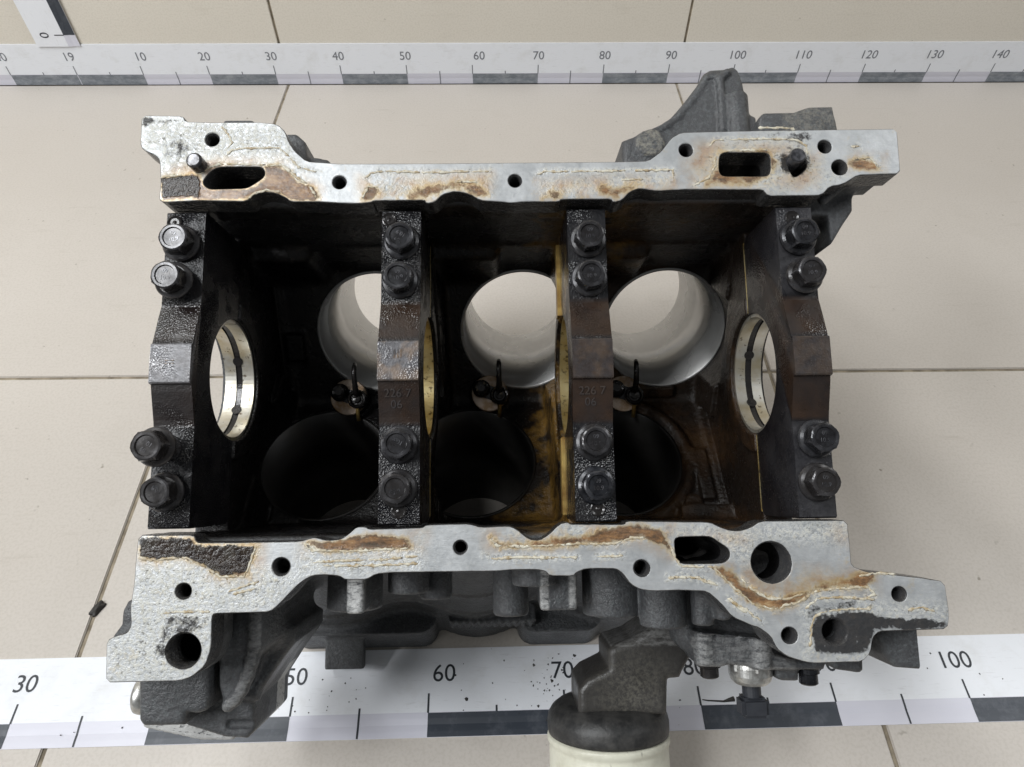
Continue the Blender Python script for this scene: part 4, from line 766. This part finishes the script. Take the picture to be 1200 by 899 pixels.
def cap(i, x0, x1):
    # side profile (y, z) with the tunnel cut out of the foot
    top = [(83.2, 51.5), (84, 50.5), (84, 4), (80, .3)]
    arc = [(36.2*math.cos(a), 36.2*math.sin(a)) for a in np.linspace(0.01, math.pi-.01, 40)]
    up = [(-80, .3), (-84, 4), (-84, 50.5), (-83.2, 51.5), (-34, 51.5), (-29, 52.6), (-15, 56.6), (-11.4, 57.4), (-10.9, 59.6), (-10.2, 60.2), (9.0, 60.2), (9.6, 59.8), (10.0, 58.6), (24, 54.2), (31, 51.7), (34, 51.5)]
    prof = top+[(y, max(z, .3)) for y, z in arc]+up
    # tessellated side + top through a clean extrusion
    bm = bmesh.new(); n = len(prof)
    dens = resample(prof, 3.0); n = len(dens)
    xs = np.linspace(x0, x1, 9)
    rows = [[bm.verts.new((x/1000, y/1000, z/1000)) for y, z in dens] for x in xs]
    for a in range(len(xs)-1):
        for k in range(n): bm.faces.new((rows[a][k], rows[a][(k+1) % n], rows[a+1][(k+1) % n], rows[a+1][k]))
    for row, rev in ((rows[0], False), (rows[-1], True)):
        fc = bm.faces.new(row[::-1] if rev else row)
    bmesh.ops.recalc_face_normals(bm, faces=bm.faces[:])
    me = bpy.data.meshes.new('main_bearing_cap'); bm.to_mesh(me); bm.free()
    P = np.empty(len(me.vertices)*3, np.float32); me.vertices.foreach_get('co', P); P = P.reshape(-1, 3)*1000
    w_ = np.zeros((len(P), 4)); y = P[:, 1]; z = P[:, 2]
    pad = (z > 59.3)
    slope = ((np.abs(y) > 10.3) & (np.abs(y) < 34) & (z > 50)).astype(float)
    amt = {0: .35, 1: .85, 2: .9, 3: .9}[i]
    w_[:, 0] = slope*amt+.12*(z < 50)*(.2 if i < 1 else 1)
    w_[:, 1] = pad*{0: 1.0, 1: .75, 2: .16, 3: .14}[i]+.18*((np.abs(y) > 36) & (z > 51) & (i == 3))  # machined pads; reflected sheen painted in, strongest on the left caps
    w_[:, 0] = np.maximum(w_[:, 0], pad*{0: 0, 1: .2, 2: .6, 3: .6}[i])
    w_[:, 3] = np.maximum(np.maximum(slope*.8, pad*{0: .9, 1: .85, 2: .93, 3: .95}[i]), {0: 0, 1: .1, 2: .45, 3: .85}[i]); w_[:, 3] = np.where(z < 50, .9, w_[:, 3])
    w_[:, 2] = pad*{0: .05, 1: .45, 2: .15, 3: .1}[i]
    set_wear_shading(me, w_)
    o = part('main_bearing_cap', me, M['cap'])
    o['label'] = ['black oily cap with a bright scraped pad, at the left end', 'pitted cap with a rubbed pad marked III, left of the middle', 'brown varnished cap right of the middle', 'dark brown smooth cap at the right end'][i]
    xm = (x0+x1)/2
    lift = {0: (3.0, 11, 27, 6), 1: (1.0, .5, .5, .5), 2: (.8, .5, .5, .5), 3: (2.5, 4.5, 3.0, 1.5)}[i]
    sh = {0: (-1, -2, -2.5, -1.5), 1: (.5, -.3, 0, -.5), 2: (.5, .5, 0, .4), 3: (.5, 2, 1.5, .5)}[i]
    for yb, lf, dx in zip((65.6, 44.0, -43.4, -65.6), lift, sh):
        b_ = bpy.data.objects.new('bolt', bolt_me); COL.objects.link(b_); b_.parent = o
        b_.location = ((xm+dx)/1000, yb/1000, (51.4+lf*.45)/1000); rz = random.uniform(0, 6.28); b_.rotation_euler = (0, 0, rz)
        for mk, dy in ((mark_a, -.0014), (mark_b, .0022)):
            t = mk.copy(); t.transform(Matrix.Translation(((xm+dx)/1000, yb/1000, (51.4+lf*.45)/1000+.01028)) @ Matrix.Rotation(random.choice((0, .3, 2.6)) if i < 2 else 0, 4, 'Z') @ Matrix.Translation((0, dy, 0)))
            link('grade_mark', t, None, o)
        if lf > 2:
            me = lathe('bolt_shank', [(.0066, .0500), (.0066, .0530+lf*.00045)], 20); link('bolt_shank', xform(me, Matrix.Translation(((xm+dx)/1000, yb/1000, 0))), M['bolt'], o)
    # dowel hole / plug near one end
    for yy, xx in {0: ((78, -6),), 1: ((78.5, -6.5), (-77, 0)), 2: ((-77.5, 1),), 3: ((77.5, -1),)}[i]:
        me = lathe('locating_plug', [(.0039, .0512), (.0039, .0521), (.0034, .0523), (.0024, .0518), (.0012, .0518), (0, .0522)], 20)
        link('locating_plug', xform(me, Matrix.Translation(((xm+xx)/1000, yy/1000, 0))), M['jet'], o)
    if i in (1, 2):
        for s, sz, dx, dy in (('226 7', .0062, -.5, -17.2), ('06', .0062, -1.2, -22.8)):
            zz = 56.2 if dy > -20 else 54.4
            t = textmesh('casting_mark', s, sz, .00035); ang = math.atan2(.285, 1)
            link('casting_mark', xform(t, Matrix.Translation(((xm+dx)/1000, dy/1000, zz/1000)) @ Matrix.Rotation(ang, 4, 'X')), M['cap'], o)
            set_wear_shading(t, np.tile([.6, .16, .05, .9], (len(t.vertices), 1)))
    if i in (0, 1):
        t = textmesh('casting_mark', 'II' if i == 0 else 'III', .0066, .0001)
        rot = Matrix.Rotation(math.pi/2 if i == 0 else 0, 4, 'Z')
        link('casting_mark', xform(t, Matrix.Translation((xm/1000, .0025 if i else .0, .0603)) @ rot), M['cap'], o); set_wear_shading(t, np.tile([.7, .3, .9, .9], (len(t.vertices), 1)))
    # bearing shells: one half in the cap, one in the web
    for half, own in ((1, o), (-1, None)):
        v, f = [], []; seg = 40; hw = (x1-x0)/2-1.2
        rows_ = [(-hw, 36.1), (-hw, 34.0), (-2.0, 33.8), (-1.8, 34.6), (1.8, 34.6), (2.0, 33.8), (hw, 34.0), (hw, 36.1)]
        for k in range(seg+1):
            a = half*(math.pi*k/seg)
            for xx, r in rows_: v.append(((xm+xx)/1000, r*math.cos(a)/1000, (r*math.sin(a)+half*.25)/1000))
        m_ = len(rows_)
        for k in range(seg):
            for j in range(m_-1): f.append((k*m_+j, (k+1)*m_+j, (k+1)*m_+j+1, k*m_+j+1))
        me = pyd('bearing_shell', v, f); me.materials.append(M['shell'] if i in (0, 3) else M['shell_gold']); me.materials.append(M['jet']); me.polygons.foreach_set('material_index', [1 if (k % (m_-1)) in (2, 3, 4) else 0 for k in range(len(f))])
        s_ = link('bearing_shell', me, None, own if own else eng)
        if not own: s_.location = OFF
        if half < 0 and i in (0, 3):
            for ang in (-1.05, -2.0):
                me = lathe('oil_hole', [(.0031, .0335), (.0031, .0352), (0, .0352)], 20)
                mw = Matrix.Rotation(ang-math.pi/2, 4, 'X') @ Matrix.Rotation(0, 4, 'Z')
                me.transform(Matrix.Rotation(0, 4, 'X'))
                dirv = Vector((0, math.cos(ang), math.sin(ang))); rot = dirv.to_track_quat('Z', 'Y').to_matrix().to_4x4()
                link('oil_hole', xform(me, Matrix.Translation((xm/1000, 0, 0)) @ rot), M['jet'], s_)
    return o
caps = [cap(i, *c) for i, c in enumerate(CAPX)]
# parting joints: pale squeezed film along the web faces
for i, (x0, x1) in enumerate(CAPX):
    for y0, y1 in ((37, 82), (-82, -37)):
        xf = x1-.7 if i < 2 else x0+.7
        if i == 0: continue
        zl = -.009 if i == 2 else -.0007; w2 = 2.8 if i == 2 else .9
        me = boxmesh('parting_line', (xf-w2)/1000, (xf+w2)/1000, y0/1000, y1/1000, zl, .0007, .0003)
        part('parting_line', me, M['brass'] if i == 2 else M['shell_gold'])

# ------------------------------------------------------------------ piston cooling jets on the ridge
for x, y in JETS:
    root = bpy.data.objects.new('oil_jet', lathe('oil_jet', [(.0134, -.1010), (.0134, -.0966), (.0128, -.0962), (0, -.0962)], 32)); COL.objects.link(root); root.parent = eng; root.location = OFF
    root.data.transform(Matrix.Translation(((x-4)/1000, (y+1.0)/1000, 0))); root.data.materials.append(M['jetpad'])
    root['label'] = 'piston cooling jet bolted between two bores'
    me = boxmesh('bracket', -.0135, .0085, -.0050, .0050, -.0964, -.0936, .0012); link('bracket', xform(me, Matrix.Translation((x/1000, y/1000, 0)) @ Matrix.Rotation(-.35, 4, 'Z')), M['jet'], root)
    me = lathe('bolt', [(.0066, -.0955), (.0066, -.0925), (.0054, -.0916), (.0052, -.0880), (.0042, -.0870), (.0026, -.0876), (0, -.0876)], 24); link('bolt', xform(me, Matrix.Translation(((x-9.8)/1000, (y+4.0)/1000, 0))), M['jet'], root)
    me = lathe('valve', [(.0070, -.0960), (.0070, -.0905), (.0060, -.0892), (.0050, -.0896), (.0040, -.0910), (.0030, -.0910), (.0026, -.0886), (0, -.0880)], 24); link('valve', xform(me, Matrix.Translation(((x+3.2)/1000, (y-1.2)/1000, 0))), M['jet'], root)
    link('nozzle', tube('nozzle', [((x+3.2)/1000, (y+a)/1000, z/1000) for a, z in ((0, -92), (4, -86), (9, -82), (15, -79.5), (20, -79), (23, -81))], [.0024, .0022, .002, .0019, .0018, .0014], 10), M['jet'], root, True)
    link('nozzle', tube('nozzle', [((x+3.2)/1000, (y-a)/1000, z/1000) for a, z in ((0, -92), (6, -93), (11, -95), (16, -99))], .0015, 10), M['brass'], root, True)

# ------------------------------------------------------------------ oil filter housing and canister
H = Field((20, -222, -84), (130, -120, 6), 1.2)
for p, z0, z1 in HOUSING: H.poly(p, z0, z1, 4, 2)
H.cyl(1, (100, -40), 9, -178, -140, 1.5, 3)
me, pos = H.mesh('oil_filter_housing')
w_ = np.zeros((len(pos), 3)); w_[:, 2] = .2*np.clip(1-np.sqrt(((pos-np.array([78, -185, -16]))**2).sum(1))/32, 0, 1); w_[:, 1] = .25*(pos[:, 1] > -160); set_wear_shading(me, w_)
part('oil_filter_housing', me, M['cast_grey'], None, True)['label'] = 'grey cast elbow that carries the white oil filter'
me = lathe('filter_collar', [(.010, -.1950), (.0262, -.1955), (.0305, -.1968), (.0340, -.1995), (.0362, -.2030), (.0368, -.2060), (.0368, -.2105), (.0364, -.2128), (.030, -.2132)], 72, 'y')
part('filter_collar', xform(me, Matrix.Translation((.065, 0, -.039))), M['collar'], None, True)['label'] = 'black domed collar above the white filter'
me = lathe('oil_filter', [(.030, -.2130), (.0366, -.2138), (.0370, -.2150), (.0370, -.2172), (.0358, -.2184), (.0356, -.2200), (.0360, -.2215), (.0360, -.283), (.034, -.291), (.026, -.296), (0, -.297)], 72, 'y')
part('oil_filter', xform(me, Matrix.Translation((.065, 0, -.039))), M['cream'], None, True)['label'] = 'cream white oil filter canister with a dirty rolled rim'

# ------------------------------------------------------------------ pressure sensor, cover bolts, core plug
def ylathe(name, cx_, cz_, prof, seg, m, parent=None):
    me = lathe(name, prof, seg, 'y'); return part(name, xform(me, Matrix.Translation((cx_/1000, 0, cz_/1000))), m, parent)
sx_ = SENSOR[2][0]/1000
sen = ylathe('pressure_sensor', SENSOR[2][0], -6, [(.0112, -.160), (.0122, -.1690), (.0122, -.1735), (.0112, -.1765), (.0090, -.1785), (.0052, -.1788)], 48, M['zinc'])
sen['label'] = 'bright round pressure sensor with a black plug end'
hx = lathe('hex_nut', [(.0128, -.1655), (.0128, -.1705)], 6, 'y'); link('hex_nut', xform(hx, Matrix.Translation((sx_, 0, -.006))), M['zinc'], sen)
link('plug_neck', xform(lathe('plug_neck', [(.0052, -.177), (.0052, -.1856), (.0066, -.1860)], 24, 'y'), Matrix.Translation((sx_, 0, -.006))), M['plastic'], sen)
link('plug_body', boxmesh('plug_body', sx_-.0076, sx_+.0076, -.1965, -.1855, -.0125, .0005, .0018), M['plastic'], sen)
for (ax_, ay_), (bx_, by_), (cx_, cy_) in COVER_BOLTS:
    xm = (ax_+bx_)/2; r = (bx_-ax_)/2
    o = ylathe('cover_bolt', xm, -4, [(r*1.0e-3, (cy_+9)/1000), (r*1.0e-3, (ay_-1.0)/1000), (r*.82e-3, (ay_-1.6)/1000), (r*.82e-3, (cy_+.8)/1000), (r*.66e-3, cy_/1000), (0, cy_/1000)], 24, M['bolt'])
me = lathe('core_plug', [(.0098, -.1950), (.0098, -.2002), (.0092, -.2022), (.0070, -.2034), (0, -.2038)], 40, 'x')
part('core_plug', xform(me, Matrix.Translation((0, -.1777, -.002))), M['zinc'], None, True)['label'] = 'bright round plug on the left face'

# ------------------------------------------------------------------ crumbs of dirt
v, f = [], []
for x, y, s in CRUMBS:
    r = s*.00042; c0 = len(v); z0 = .0015
    for k in range(5):
        a = 2*math.pi*k/5+random.random(); q = r*random.uniform(.6, 1.5); v.append((x+q*math.cos(a), y+q*math.sin(a), z0))
    v.append((x, y, z0+r*.9)); f += [(c0+k, c0+(k+1) % 5, c0+5) for k in range(5)]
o = link('dirt_crumbs', pyd('dirt_crumbs', v, f), M['dirt']); tag(o, 'scattered black crumbs of dirt on the floor ruler', 'dirt', kind='stuff')
bm = bmesh.new(); bmesh.ops.create_icosphere(bm, subdivisions=3, radius=1)
for p in bm.verts:
    n = 1+.22*math.sin(p.co.x*5+1)*math.cos(p.co.y*4)+.15*math.sin(p.co.z*7+p.co.x*3); p.co = Vector((p.co.x*.0034*n, p.co.y*.0062*n, max(p.co.z, -.2)*.0026*n))
me = bpy.data.meshes.new('dirt_clod'); bm.to_mesh(me); bm.free()
o = link('dirt_clod', me, M['dirt'], None, True); o.location = (DIRT_LUMP[0], DIRT_LUMP[1], .0008); o.rotation_euler = (0, 0, -.5); tag(o, 'small dark clod of dirt beside the grout joint left of the block', 'dirt')
pts = [(x, y, .0017) for x, y in GREASE]
o = link('grease_smear', tube('grease_smear', pts, [.0019, .0007, .0005, .0003], 8), M['dirt'], None, True); tag(o, 'black grease smear on the floor ruler beside the sensor', 'smear')
